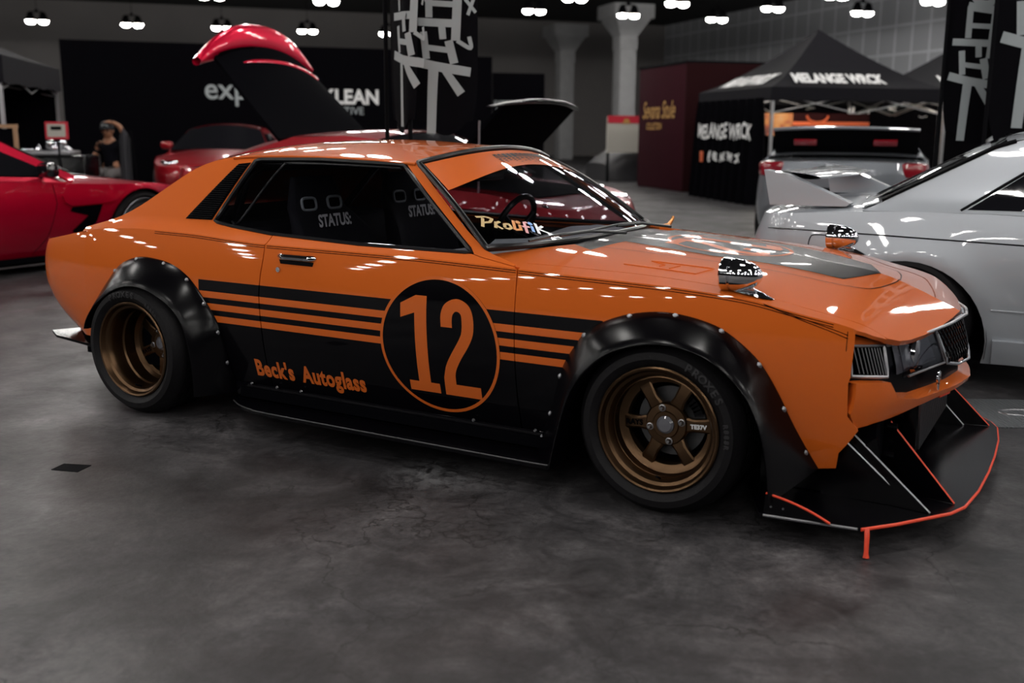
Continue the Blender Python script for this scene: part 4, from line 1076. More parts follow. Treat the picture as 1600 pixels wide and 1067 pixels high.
    if sp.get('rw'):
        a2,b2=sp['rw']
        def rwf(u,v):
            t=2*u-1; q=1-t*t; x=a2[0]+(b2[0]-a2[0])*v; z=a2[1]+(b2[1]-a2[1])*v; return (x-(.05+.05*v)*q,upper(x,max(zs(x)+.02,z))*t*.97,z+cr*.6*q*(1-v)+.02)
        g=MB(); g.param(rwf,16,10,flip=True); g.build('rear_window',sp.get('rwm','tint'),root)
    for wp in sp['windows']:
        for sg in (-1,1):
            g=MB(); g.panel(wp,upper,'y',sg,.08,thick=.01,off=.002); g.build('side_window','tint',root)
    g=MB()
    for ar in sp['arches']:
        cx,r,cz=ar[:3]
        P=[(cx+(r+.01)*math.cos(q),cz+(r+.01)*math.sin(q)) for q in np.linspace(-.2,math.pi+.2,16)]
        for sg in (-1,1):
            g.grid([[(x,sg*.45,z) for x,z in P],[(x,sg*(side(cx,.6)-.03),z) for x,z in P]]); g.grid([[(x,sg*.45,z) for x,z in P],[(cx,sg*.45,cz) for x,z in P]])
    g.box(((xr+xf)/2,0,zb+.02),(xf-xr-.5,2*w(0)-.25,.04)); g.build('underbody','int',root)
    return o
def car_wheels(root,sp,rim_mat,rt=.325,rl=.235,style='five',n=10,inset=0.0):
    for a in sp['arches']:
        for sg in (-1,1): wheel(root,(a[0],sg*(sp['w'](a[0])+.005-inset),rt),sg,rt,.24,rl,.04,style,rim_mat,spokes=n,detail=False)
def panel_part(root,name,poly,sp,m,sg=(-1,1),off=.004,thick=.004,which='side'):
    for s in sg:
        g=MB(); g.panel(poly,sp[which],'y',s,.05,thick=thick,off=off); g.build(name,m,root)
def line_part(root,name,pts,sp,r,m,sg=(-1,1),which='side'):
    for s in sg:
        g=MB(); g.tube([(x,s*sp[which](x,z),z) for x,z in dens(pts,.05,False)],r,6); g.build(name,m,root)
def side_mirror(root,x,y,z,m,sg):
    g=MB(); g.box((x,sg*(y+.10),z+.06),(.13,.20,.13),rz=sg*.15,bev=.045); g.cyl((x,sg*y,z),(x,sg*(y+.06),z+.04),.02); g.build('side_mirror',m,root)

# silver coupe parked alongside, facing the same way
SX,SYC=4.05,2.40      # middle of the wheelbase, centre line
silver=empty('silver_coupe',(SX,SYC,0))
tag(silver,'silver two-door coupe with rear wing parked beyond the orange car','car')
sp={'w':spl((-2.2,.80),(-1.7,.845),(-1.3,.865),(0,.865),(1.3,.86),(2.2,.80)),
 'zs':spl((-2.2,.80),(-1.9,.815),(-1.4,.845),(-.8,.855),(0,.84),(1.0,.80),(2.3,.66)),
 'zc':spl((-2.2,.83),(-1.7,.885),(-.9,.92),(.5,.90),(1.1,.88),(2.3,.70)),
 'zb':.12,'xr':-2.20,'xf':2.45,'arches':[(-1.28,.385,.225),(1.36,.37,.28)],'k1':.55,'k0':.35,'zm':.60,
 'up':spl((0,0),(.02,.025),(.05,.05),(.33,.20),(.4,.25)),
 'pillars':[(-1.52,.845),(-.95,.853),(-.10,.846),(-.10,.885),(-1.03,.868),(-.62,1.17),(.30,1.185),(.78,.93),(.80,.83),(1.15,.80),(1.10,.86),(.42,1.225),(.2,1.24),(-.4,1.242),(-.78,1.215),(-.94,1.17),(-1.43,.890)],
 'rail':[(.42,1.225),(.2,1.24),(-.4,1.242),(-.78,1.215),(-.94,1.17),(-1.43,.890),(-1.52,.862)],'crown':.06,
 'ws':((.42,1.22),(1.12,.86)),'rw':((-.90,1.175),(-1.46,.895)),'cowl':1.05,'deck':-1.3,
 'windows':[[(-1.03,.868),(-.62,1.17),(.30,1.185),(.78,.93),(.80,.87),(-.10,.878)]],
 'tuck_r':spl((.1,.20),(.35,.04),(.5,0),(.62,.01),(.75,.05),(.9,.12))}
car_shell(silver,sp,'silver'); car_wheels(silver,sp,'dalloy',.32,.24,'five',6)
line_part(silver,'shoulder_crease',[(-2.0,.735),(-1.4,.728),(-.4,.705),(1.4,.655),(1.7,.64)],sp,.004,'satin')
line_part(silver,'fuel_flap_gap',smooth([(-1.78,.60),(-1.772,.69),(-1.74,.712),(-1.62,.708)],4),sp,.003,'satin',sg=(-1,))
line_part(silver,'window_rubber',[(-1.06,.862),(-.62,1.178),(.31,1.192)],sp,.008,'seal',which='upper')
line_part(silver,'glass_rubber',[(-1.44,.897),(-.95,1.165),(-.86,1.195)],sp,.012,'seal',which='upper')
panel_part(silver,'lower_skirt',[(-.86,.125),(.95,.125),(.95,.235),(-.86,.245)],sp,'silver',off=.02,thick=.02)
line_part(silver,'skirt_crease',[(-.88,.395),(0,.385),(.95,.375)],sp,.005,'silver')
g=MB(); v,f=text2('Sincerity',.05,.0015,'LEFT',.3); g.mapped(v,f,lambda a,b:(-.94+a,-sp['upper'](-.94+a,.885+b)-.004,.885+b)); g.build('window_sticker','white_l',silver)
g=MB(); g.box((-2.0,-.64,.66),(.06,.30,.12),rz=.35,bev=.02); g.build('tail_lamp','red_lens',silver)
# rear wing: two upright end plates and a blade across
wing=MB(); 
def blade(u,v):
    y=(2*u-1)*.64; a=2*math.pi*v; return (-1.93+.15*math.cos(a)+.06*(1-abs(2*u-1)),y,1.005+.016*math.sin(a)+.02*math.cos(a)*-.6)
wing.param(blade,10,20); wo=wing.build('rear_wing','silver',silver)
for sg in (-1,1):
    g=MB(); g.prism([(-2.06,1.035),(-1.94,1.015),(-1.60,.872),(-1.62,.855),(-2.02,.850)],'y',sg*.64,sg*.735); g.build('wing_upright','silver',wo)

# low red sports car at the far left, seen from its right side
rleft=empty('red_sports_car',(-5.14,1.47,0),math.pi/2)
tag(rleft,'low bright red sports car with vented front wing, cut off by the left edge','car')
s2={'w':spl((-2.1,.85),(-1.3,.93),(0,.90),(.6,.90),(1.35,.94),(2.1,.82)),
 'zs':spl((-2.1,.86),(-1.3,.90),(0,.80),(.55,.77),(1.0,.74),(1.4,.735),(1.8,.69),(2.25,.56)),
 'zc':spl((-2.1,.90),(-1.0,.95),(.3,.88),(.7,.86),(1.3,.79),(2.25,.60)),'zb':.10,'xr':-2.15,'xf':2.28,'arches':[(-1.33,.37,.32),(1.36,.375,.315)],
 'pillars':[(-1.6,.875),(.55,.77),(.42,.815),(-.75,.87),(-.45,1.08),(-.05,1.11),(.55,.83),(.66,.775),(.72,.82),(.55,.90),(.05,1.16),(-.3,1.19),(-.8,1.15),(-1.6,.93)],
 'rail':[(.05,1.16),(-.3,1.19),(-.8,1.15),(-1.6,.93)],'ws':((.05,1.16),(.70,.85)),'cowl':.55,'deck':-1.5,'rw':((-.75,1.14),(-1.55,.95)),
 'windows':[[(-.75,.88),(-.45,1.08),(-.05,1.11),(.55,.83),(.42,.825)]],'k1':.25,'k0':.75,'zm':.62}
car_shell(rleft,s2,'red'); car_wheels(rleft,s2,'alloy',.335,.265,'thin',10)
panel_part(rleft,'wing_vent',[(.62,.555),(.92,.565),(.865,.40),(.70,.30),(.64,.34),(.78,.47),(.60,.52)],s2,'int',off=.004)
panel_part(rleft,'vent_flash',[(.52,.655),(.95,.645),(1.05,.60),(.95,.575),(.60,.565),(.54,.60)],s2,'red',off=.02,thick=.02)
panel_part(rleft,'side_skirt',[(-.9,.055),(.95,.055),(.93,.115),(-.9,.12)],s2,'black',off=.03,thick=.03)
for sg in (-1,1):
    g=MB(); g.tube([(x,sg*(s2['side'](x,.08)+.06),.075) for x in np.linspace(-.9,.95,16)],.016,6); g.build('skirt_strip','chrome',rleft)
line_part(rleft,'door_gap',[(.44,.76),(.47,.60),(.40,.30),(.30,.16)],s2,.003,'satin')
for sg in (-1,1): side_mirror(rleft,.36,.86,.82,'tint',sg)
g=MB(); g.panel([(.75,-.55),(1.75,-.40),(1.75,.40),(.75,.55)],lambda x,y:s2['hoodz'](x,y),'z',1,.06,thick=.004,off=.006); g.build('hood_insert','black',rleft)
for sg in (-1,1):
    g=MB(); g.panel([(1.62,sg*.78),(1.86,sg*.70),(1.95,sg*.58),(1.72,sg*.66)],lambda x,y:s2['hoodz'](x,y),'z',1,.05,thick=.004,off=.005); g.build('headlight','chrome',rleft)
# red coupe standing farther back, nose towards the camera
rfar=empty('red_coupe',hall_d(-4.95,18.2),math.atan2(-(_F*.99+_R*-.12).y,-(_F*.99+_R*-.12).x))
tag(rfar,'dark red coupe seen nose-on behind the orange car\'s tail','car')
s3={'w':spl((-2.1,.85),(-1.3,.92),(0,.88),(1.3,.91),(2.1,.82)),'zs':spl((-2.1,.92),(-1.3,.93),(0,.86),(.8,.83),(1.4,.80),(2.1,.66)),
 'zc':spl((-2.1,.95),(.3,.92),(.8,.92),(1.5,.84),(2.1,.70)),'zb':.14,'xr':-2.1,'xf':2.15,'arches':[(-1.28,.37,.32),(1.28,.37,.32)],
 'pillars':[(-1.7,.93),(.8,.835),(.8,.87),(.15,1.22),(-.4,1.25),(-1.7,.98)],'rail':[(.15,1.22),(-.4,1.25),(-1.7,.98)],'ws':((.15,1.21),(.85,.88)),'cowl':.7,'deck':-1.6,
 'windows':[[(-1.1,.92),(-.5,1.15),(.1,1.16),(.65,.87)]],'crown':.09}
car_shell(rfar,s3,'red_dk'); car_wheels(rfar,s3,'alloy',.33,.26,'thin',12,-.02)
for sg in (-1,1):
    side_mirror(rfar,.55,.80,.90,'red_dk',sg)
    g=MB(); g.box((1.86,sg*.62,.70),(.22,.24,.10),rz=-sg*.5,bev=.03); g.build('headlight','chrome',rfar)
g=MB(); g.box((2.08,0,.38),(.10,1.0,.20),bev=.03); g.build('grille','int',rfar)
# red car right behind the orange one: tail lid up on the left, black hood up on the right
rmid=empty('red_hatch_car',(-1.40,3.22,0))
tag(rmid,'red car with raised tail lid and raised black hood behind the orange coupe','car')
s4={'w':spl((-2.1,.84),(-1.3,.91),(0,.88),(1.3,.90),(2.1,.82)),'zs':spl((-2.1,.90),(-1.3,.92),(0,.86),(.6,.83),(1.2,.80),(1.95,.64)),
 'zc':spl((-2.1,.92),(.3,.90),(.6,.84),(1.3,.78),(1.95,.66)),'zb':.13,'xr':-2.05,'xf':1.80,'arches':[(-1.3,.37,.32),(1.08,.37,.32)],
 'pillars':[(-1.5,.92),(.62,.83),(.50,.875),(-1.0,.92),(-.62,1.10),(-.1,1.13),(.50,.885),(.66,.86),(.12,1.16),(-.2,1.185),(-.7,1.17),(-1.5,.95)],'rail':[(.12,1.16),(-.2,1.185),(-.7,1.17),(-1.5,.95)],
 'rwm':'int','ws':((.12,1.15),(.72,.87)),'cowl':.55,'deck':-1.4,'windows':[[(-1.0,.93),(-.62,1.10),(-.1,1.13),(.50,.89)]],'crown':.06}
car_shell(rmid,s4,'red_dk'); car_wheels(rmid,s4,'alloy',.33,.26,'thin',10)
for sg in (-1,1):
    g=MB(); g.box((1.46,sg*.68,.66),(.34,.22,.12),rz=-sg*.35,bev=.04); g.build('headlight','chrome',rmid)
    side_mirror(rmid,.45,.82,.88,'red',sg)

def lid(root,name,near0,near1,y0,y1,bul,m_in,m_edge,edge_w):
    # raised panel: hinge line near0=(x,z) .. free edge near1=(x,z), spanning y0..y1, bowed outwards in the middle
    def f(u,v,o=0):
        t=2*v-1; q=1-abs(t)**2.2; x=near0[0]+(near1[0]-near0[0])*u; z=near0[1]+(near1[1]-near0[1])*u
        return (x+bul[0]*q*u**1.5+o,y0+(y1-y0)*v*1.0,z+bul[1]*q*u**1.5)
    fb=lambda a,b,o=0:f(a,.11+.89*b,o)
    g=MB(); g.param(fb,14,20); g.param(lambda a,b:fb(a,b,-.04),14,20,flip=True)
    for v in (0,1): g.grid([[fb(a,v) for a in np.linspace(0,1,10)],[fb(a,v,-.04) for a in np.linspace(0,1,10)]])
    o=g.build(name,m_in,root)
    def e(u,v):
        a=2*math.pi*u; p=f(1,v); return (p[0]+.05*math.cos(a),p[1],p[2]+edge_w*math.sin(a)*(1-abs(2*v-1)**3*.75))
    if edge_w:
        g=MB(); g.param(e,16,24); g.build('lid_lip',m_edge,o)
    return o
# tail lid: black skin with a red wing-shaped lip
L=lid(rmid,'tail_lid',(-.85,1.08),(-1.67,1.78),-.72,.68,(.02,.22),'int','red',.13)
g=MB(); g.grid([[(-1.62+.0,y,1.735+.14*(1-abs((y+.02)/.70)**2.2)) for y in np.linspace(-.55,-.12,8)],[(-1.58,y,1.79+.15*(1-abs((y+.02)/.70)**2.2)) for y in np.linspace(-.55,-.12,8)]]); g.build('lid_slot','int',L)
g=MB()
def lip2(u,v):
    a=2*math.pi*u; s_=1-abs(2*v-1)**2.2; return (-1.555+.03*s_+.03*math.cos(a),-.62+1.26*v,1.685+.12*s_+.028*math.sin(a))
g.param(lip2,12,20,v=(.22,1)); g.build('lid_lower_lip','red',L)
for sg in (-1,1):
    g=MB(); g.tube([(-.70,sg*.55,1.0),(-.78,sg*.58,1.05),(-.85,sg*.60,1.09)],.015,6); g.build('hinge_arm','satin',rmid)
H=lid(rmid,'hood',(.62,.90),(1.14,1.40),-.66,.66,(.10,.05),'int','black',.02)
g=MB(); g.panel([(.6,-.62),(1.45,-.52),(1.45,.52),(.6,.62)],lambda x,y:s4['hoodz'](x,y),'z',1,.08,thick=.004,off=.006); g.build('engine_bay','int',rmid)
g=MB(); g.tube([(1.0,-.60,.80),(1.02,-.62,1.30)],.008,6); g.build('hood_prop','steel',rmid)
# pale saloon with its boot open, seen from behind
_p=hall_d(0,0); 
_a=R_(20); _hf=_F*math.cos(_a)+_R*math.sin(_a); _hr=_R*math.cos(_a)-_F*math.sin(_a)
pc=Vector((.36,6.90,0))+_hr*.86+_hf*2.12
pale=empty('pale_saloon',pc,math.atan2(_hf.y,_hf.x))
tag(pale,'pale silver saloon seen from behind with its black boot lid raised','car')
s5={'w':spl((-2.2,.84),(-1.3,.89),(0,.87),(1.3,.88),(2.2,.80)),'zs':spl((-2.2,.93),(-1.3,.95),(0,.92),(.9,.88),(2.2,.70)),
 'zc':spl((-2.2,.95),(-1.3,.98),(.8,.97),(2.2,.72)),'zb':.2,'xr':-2.15,'xf':2.2,'arches':[(-1.28,.37,.32),(1.34,.37,.32)],
 'pillars':[(-1.6,.955),(1.0,.89),(.45,1.18),(-.6,1.20),(-1.6,.98)],'rail':[(.45,1.18),(-.6,1.20),(-1.6,.98)],'ws':((.45,1.17),(1.1,.94)),'rw':((-.65,1.19),(-1.5,1.01)),'cowl':.95,'deck':-1.45,
 'windows':[[(-1.0,.97),(-.65,1.13),(.35,1.12),(.8,.93)]],'crown':.05,'tuck_r':spl((.1,.25),(.3,.08),(.5,0),(.8,.0),(.95,.04)),'cq':.45}
car_shell(pale,s5,'pale'); car_wheels(pale,s5,'alloy',.33,.25,'five',5)
for sg in (-1,1):
    g=MB(); g.box((-2.06,sg*.70,.86),(.16,.24,.15),rz=sg*.35,bev=.03); g.build('tail_lamp','tail',pale)
def bootf(u,v):
    y=(2*v-1)*.66; return (-1.50-.30*u,y*1.1,.99+.27*u+.02*(1-(2*v-1)**2))
g=MB(); g.param(bootf,8,14,flip=True); g.param(lambda a,b:tuple(np.array(bootf(a,b))+np.array((.03,0,.02))),8,14); bl=g.build('boot_lid','matte',pale)
g=MB(); g.tube([bootf(1.0,v) for v in np.linspace(0,1,14)],.018,8); g.build('lid_edge','pale',bl)
for sg in (-1,1):
    g=MB(); g.box((-1.74,sg*.40,1.13),(.03,.24,.075),M=Matrix.Rotation(R_(-35),3,'Y'),bev=.02); g.build('tail_lamp','tail',bl)
g=MB(); g.box((-1.98,0,.90),(.06,1.15,.10),bev=.02); g.build('boot_opening','int',pale)
g=MB(); g.box((-2.17,0,.62),(.02,.52,.12),bev=.006); g.build('number_plate_recess','int',pale)
# low car under a dark cover, far down the aisle
cov=empty('covered_car',hall_d(4.2,27.5),math.atan2(HU.y,HU.x))
tag(cov,'low car under a dark cover beside the far column','car')
def covf(u,v):
    x=-2.2+4.4*u; h=spl((0,.45),(.12,.78),(.35,1.05),(.5,1.10),(.68,.92),(.88,.70),(1,.40))(u); wd=.92*(1-.25*abs(2*u-1)**4); a=math.pi*v
    return (x,wd*math.copysign(abs(math.cos(a))**.45,math.cos(a)),h*abs(math.sin(a))**.35)
MT['cover']=mat('dark_car_cover',(.02,.019,.022),.45,bump=(9,.5)); g=MB(); g.param(covf,30,30); g.add([covf(0,v) for v in np.linspace(0,1,30)],[tuple(range(30))]); g.add([covf(1,v) for v in np.linspace(0,1,30)],[tuple(range(30))]); g.build('cover','cover',cov)
# ------------------------------------------------------------------ hall: walls, columns, backdrops, tents
def quad(P): return MB().add([tuple(p) for p in P],[(0,1,2,3)])
MT['wall']=mat('grey_painted_wall',(.19,.18,.176),.9,0,0,.1,.1,noise=(.6,.12)); MT['wallb']=mat('dark_painted_wall',(.02,.02,.022),.9,0,0,.1,.05)
m=MB(); 
a,b=hall(-60,50),hall(27,50)
m.prism([(0,0),((b-a).length,0),((b-a).length,6.6),(0,6.6)],'y',0,.3); w_=m.build('wall_back','wall'); w_.location=a; w_.rotation_euler=(0,0,HALL_ROT); struct(w_)
def panel_wall():
    mm,t,b=new_mat('corrugated_wall_panels'); tc=t.nodes.new('ShaderNodeTexCoord'); sp=t.nodes.new('ShaderNodeSeparateXYZ'); t.links.new(tc.outputs['Object'],sp.inputs[0])
    def band(out,per,wd):
        n=t.nodes.new('ShaderNodeMath'); n.operation='PINGPONG'; n.inputs[1].default_value=per/2; t.links.new(out,n.inputs[0])
        k=t.nodes.new('ShaderNodeMath'); k.operation='LESS_THAN'; k.inputs[1].default_value=wd; t.links.new(n.outputs[0],k.inputs[0]); return k.outputs[0]
    a=band(sp.outputs['X'],.9,.05); c=band(sp.outputs['Z'],1.0,.04)
    mx=t.nodes.new('ShaderNodeMath'); mx.operation='MAXIMUM'; t.links.new(a,mx.inputs[0]); t.links.new(c,mx.inputs[1])
    mix=t.nodes.new('ShaderNodeMix'); mix.data_type='RGBA'; mix.inputs['A'].default_value=(.36,.37,.39,1); mix.inputs['B'].default_value=(.56,.585,.61,1)  # both panel tones raised to stand in for uplighting on this wall
    t.links.new(mx.outputs[0],mix.inputs['Factor']); t.links.new(mix.outputs['Result'],b.inputs['Base Color']); b.inputs['Roughness'].default_value=.75
    return mm
MT['pwall']=panel_wall()
m=MB(); m.prism([(0,0),(75,0),(75,6.6),(0,6.6)],'y',0,.3); w_=m.build('wall_right','pwall'); w_.location=hall(25.5,50); w_.rotation_euler=(0,0,HALL_ROT-math.pi/2); struct(w_)
m=MB(); m.prism([(0,0),(75,0),(75,6.6),(0,6.6)],'y',0,.3); w_=m.build('wall_left','wallb'); w_.location=hall(-60,-25); w_.rotation_euler=(0,0,HALL_ROT+math.pi/2); struct(w_)
m=MB(); m.prism([(0,0),(85.5,0),(85.5,6.6),(0,6.6)],'y',0,.3); w_=m.build('wall_front','wallb'); w_.location=hall(25.5,-25); w_.rotation_euler=(0,0,HALL_ROT+math.pi); struct(w_)
# columns with flared heads
MT['conc']=mat('pale_concrete',(.27,.27,.275),.85,noise=(3,.2))
def column(lat,d,wd,label):
    r=empty('column',hall_d(lat,d),HALL_ROT); h=wd/2
    m=MB(); m.box((0,0,2.3),(wd,wd,4.6),bev=.04); m.build('shaft','conc',r)
    m=MB(); m.box((0,0,4.42),(wd*1.06,wd*1.06,.5),bev=.02); m.build('collar','conc',r)
    m=MB(); P=[]
    for z,s in ((4.66,h*1.06),(5.25,h*2.1)): P.append([(sx*s,sy*s,z) for sx,sy in ((-1,-1),(1,-1),(1,1),(-1,1))])
    m.grid(P,closed_v=True); m.box((0,0,5.5),(wd*2.4,wd*2.4,.5),bev=.02); m.build('capital','conc',r)
    return tag(r,label,'column')
column(4.1,39.5,.66,'nearer grey concrete column with flared head beside the maroon booth')
column(2.25,47.0,.66,'farther grey concrete column, left of the other one')
# black backdrop panels
MT['drape']=mat('black_backdrop',(.0022,.002,.003),.9,0,0,.1,.02)
def backdrop(name,lat0,d0,lat1,d1,h,label,cat='backdrop',texts=()):
    a,b=hall_d(lat0,d0),hall_d(lat1,d1); L=(b-a).length; r=empty(name,a,math.atan2((b-a).y,(b-a).x))
    m=MB(); m.box((L/2,.05,h/2),(L,.08,h)); m.build('panel','drape',r)
    for x in (.1,L-.1):
        m=MB(); m.box((x,.25,.03),(.08,.7,.06)); m.build('foot','matte',r)
    for i,(body,x,z,sz,mt,off,sx) in enumerate(texts):
        v,f=text2(body,sz,off,'LEFT',0,sx); MB().mapped(v,f,lambda p,q:(x+p,.004,z+q)).build('lettering',mt,r,flat=True)
    return tag(r,label,cat)
backdrop('backdrop_wall',-8.70,20.5,-2.46,22.6,2.9,'tall black backdrop wall with expert klean lettering behind the red cars',texts=[('expert',2.62,1.83,.60,'grey_l',.006,.98),('KLEAN',4.98,1.77,.41,'white_l',.013,.95),('PERFECTIVE',4.72,1.55,.215,'grey_l',.001,1.0)])
backdrop('backdrop_wall',-2.44,22.9,-.47,23.5,2.82,'black backdrop panel behind the middle flags',texts=())
backdrop('backdrop_wall',-.45,23.6,.70,23.9,2.49,'lower black backdrop panel with two lines of small lettering',texts=[('EXPERT KLEAN',-.0+.02,1.78,.16,'grey_l',.002,.8),('PERFECTIVE',.06,1.64,.14,'grey_l',.001,.9)])
# maroon booth cube with gold script
MT['umber']=mat('dark_red_sheet',(.02,.005,.006),.8,0,0,.1,.05)
MT['maroon']=mat('maroon_fabric',(.028,.0055,.009),.85,0,0,.1,.05,noise=(2,.15))
A=Vector((-5.96,18.6,0)); B=Vector((-4.16,16.76,0)); dv=(B-A).normalized(); L=(B-A).length
bth=empty('exhibition_booth',A,math.atan2(dv.y,dv.x)); hgt=2.62
m=MB(); m.box((L/2,1.6,hgt/2),(L,3.2,hgt),bev=.02); m.build('booth_walls','maroon',bth)
m=MB(); m.box((L/2,1.6,hgt+.01),(L+.04,3.24,.05)); m.build('top_rail','matte',bth)
m=MB(); m.box((L+.012,1.6,hgt/2),(.02,3.2,hgt-.02)); m.build('dark_side_panel','umber',bth)  # thin sheet makes this side of the cube darker than its front
for body,x,z,sz,sh in (('Sevana Stule',.25,1.52,.52,.35),('COLLECTION',.50,1.28,.20,.2)):
    v,f=text2(body,sz,.004,'LEFT',sh,.78); MB().mapped(v,f,lambda p,q:(x+p*.9,-.006,z+q)).build('gold_script','gold',bth,flat=True)
tag(bth,'maroon exhibition booth cube with gold script','booth')
# red and white poster board beside it
MT['white']=mat('white_board',(.45,.43,.38),.8); MT['redp']=mat('red_print',(.5,.01,.03),.7)
r=empty('poster_board',hall_d(2.77,26.0),HALL_ROT)
m=MB(); m.box((0,0,1.15),(1.0,.05,.86)); m.build('board','white',r)
m=MB(); m.box((0,-.03,1.52),(1.0,.012,.18)); m.build('red_header','redp',r)
m=MB(); m.prism([(-.10,1.42),(.10,1.42),(.05,1.54),(-.05,1.54)],'y',-.045,-.03); m.build('header_emblem','gold',r)
for sx in (-.45,.45):
    m=MB(); m.box((sx,.04,.6),(.05,.05,1.2)); m.build('post','matte',r)
tag(r,'white poster board with red header beside the maroon booth','sign')
# pop-up tents
MT['canvas']=mat('black_tent_canvas',(.009,.0085,.011),.8,0,0,.1,.08,bump=(6,.2))
MT['added_tent_lamp']=mat('added_tent_light',(1,1,1),.5,emit=(1,.9,.75),es=60)
MT['alu']=mat('aluminium_leg',(.32,.32,.33),.4,.8)
E1=(_R*2.97+_F*.6).normalized(); E2=(-_R*.57+_F*3.2).normalized(); TROT=math.atan2(E1.y,E1.x)
def tent(origin,s,eave,peak,label,drop=.22,texts=(),overhang=.06):
    r=empty('pop_up_tent',origin,TROT)
    n=12; m=MB(); c=(s/2,s/2)
    rows=[]
    for k in range(9):
        u=k/8; z=eave+(peak-eave)*(u**1.25); e=overhang*(1-u); row=[]
        for (ax,ay,bx,by) in ((-e,-e,s+e,-e),(s+e,-e,s+e,s+e),(s+e,s+e,-e,s+e),(-e,s+e,-e,-e)):
            for i in range(8):
                q=i/8; x=ax+(bx-ax)*q; y=ay+(by-ay)*q; sag=.04*math.sin(math.pi*q)*math.sin(math.pi*u); row.append((x+(c[0]-x)*u,y+(c[1]-y)*u,z-sag))
        rows.append(row)
    m.grid(rows,closed_v=True); cp=m.build('canopy','canvas',r,ang=12)
    m=MB(); e=overhang
    ring=[(-e,-e),(s+e,-e),(s+e,s+e),(-e,s+e)]; P=dens(ring,.3)
    m.grid([[(x,y,eave) for x,y in P],[(x,y,eave-drop+.012*math.sin(7*(x+y))) for x,y in P]],closed_v=True); m.build('valance','canvas',r)
    for (x,y) in ((0,0),(s,0),(s,s),(0,s)):
        m=MB(); m.box((x,y,eave/2),(.045,.045,eave)); lg=m.build('leg','alu',r); m=MB(); m.box((x,y,.01),(.13,.13,.02)); m.build('foot_plate','alu',lg)
    m=MB()
    for (a,b) in (((0,0),(s,0)),((s,0),(s,s)),((s,s),(0,s)),((0,s),(0,0))):
        for k in range(2):
            p=np.array(a)+(np.array(b)-np.array(a))*k/2; q=np.array(a)+(np.array(b)-np.array(a))*(k+1)/2
            m.tube([(p[0],p[1],eave-.10),(q[0],q[1],eave-.42)],.012,4); m.tube([(p[0],p[1],eave-.42),(q[0],q[1],eave-.10)],.012,4)
    m.build('truss','alu',r)
    if True:
        m=MB(); m.grid([[(x,s-.02+.02*math.sin(x*9),z) for z in (.04,1.0,eave-drop+.02)] for x in np.linspace(0,s,24)]); m.build('back_curtain','drape',r)
    if texts:
        m=MB(); m.box((s*.5,s*.45,eave+.10),(1.8,.05,.04)); m.build('added_light_bar','added_tent_lamp',r)  # unseen glowing bar, added to brighten what hangs under the canopy
    for (face,body,p0,zz,sz) in texts:
        v,f=text2(body,sz,.012,'CENTER',.25,1.0)
        def mp(p,q):
            u=(zz+q-eave)/(peak-eave); u=max(0,u)**(1/1.25); 
            if face=='front': x=p0+p; y=-overhang*(1-u)+(c[1]+overhang)*u*.0+u*(c[1]); return (x,y-.03,zz+q+.02)
            y=p0-p; x=-overhang*(1-u)+u*c[0]; return (x-.03,y,zz+q+.02)
        MB().mapped(v,f,mp).build('graffiti_lettering','white_l',cp,flat=True)
    return tag(r,label,'tent')
T0=hall_d(4.30,17.6)
tent(T0,3.1,1.97,3.06,'black pop-up tent with graffiti lettering behind the pale saloon',texts=(('front','MELANGE WRCK',1.25,2.04,.215),('left','MELANGE WRCK',1.5,2.03,.24)))
tent(T0+E1*3.25+E2*.1,3.1,1.97,3.06,'black pop-up tent standing on the right, partly hidden by tall flags',texts=(('front','MELANGE WRCK',.9,2.03,.24),))
tent(hall_d(-6.42,13.3)-E1*3.1,3.1,2.12,2.95,'black pop-up tent cut off by the left edge of the view',drop=.34)
# printed curtain closing the left side of the big tent
r=empty('printed_curtain',T0,TROT)
m=MB(); n=60
m.grid([[(-.10+.035*math.sin(k*.9),.15+2.9*k/n,1.80),][:1]+[(-.10+.05*math.sin(k*.9+.4)*(1+.4*j),.15+2.9*k/n,1.80-.30*j) for j in range(1,7)] for k in range(n+1)]); m.build('cloth','drape',r)
for body,y0,z,sz,mt in (('MELANGE WRCK',1.60,1.12,.37,'white_l'),('@MELANGEWRCK',1.55,.72,.20,'white_l')):
    v,f=text2(body,sz,.010,'CENTER',.1,.85); MB().mapped(v,f,lambda p,q:(-.19,y0-p,z+q+.02*math.sin(9*p))).build('graffiti_lettering',mt,r,flat=True)
m=MB(); m.box((-.20,2.55,.77),(.02,.14,.20),bev=.009); MT['orng']=mat('orange_red_print',(.55,.10,.03),.7); m.build('app_badge','orng',r)
tag(r,'black curtain with white graffiti lettering hanging from the tent','curtain')
# warm-coloured merchandise banner inside the tent
def merch():
    mm,t,b=new_mat('warm_photo_print'); tc=t.nodes.new('ShaderNodeTexCoord'); n=t.nodes.new('ShaderNodeTexNoise'); n.inputs['Scale'].default_value=2.6; n.inputs['Detail'].default_value=4; t.links.new(tc.outputs['Object'],n.inputs['Vector'])
    r=t.nodes.new('ShaderNodeValToRGB'); e=r.color_ramp.elements; e[0].position=.33; e[0].color=(.02,.01,.01,1); e[1].position=.72; e[1].color=(.30,.34,.36,1)
    for p,c in ((.43,(.25,.05,.03)),(.50,(.42,.16,.04)),(.58,(.45,.22,.08))):
        x=e.new(p); x.color=(*c,1)
    t.links.new(n.outputs['Fac'],r.inputs[0]); t.links.new(r.outputs['Color'],b.inputs['Base Color']); return mm
MT['merch']=merch(); 
r=empty('printed_banner',T0+E2*2.4+E1*.25,TROT)
m=MB(); m.box((.62,0,1.38),(1.25,.03,.42)); m.build('photo_print','merch',r)
m=MB(); m.box((2.05,0,1.38),(1.6,.03,.42)); k=m.build('dark_print','umber',r)
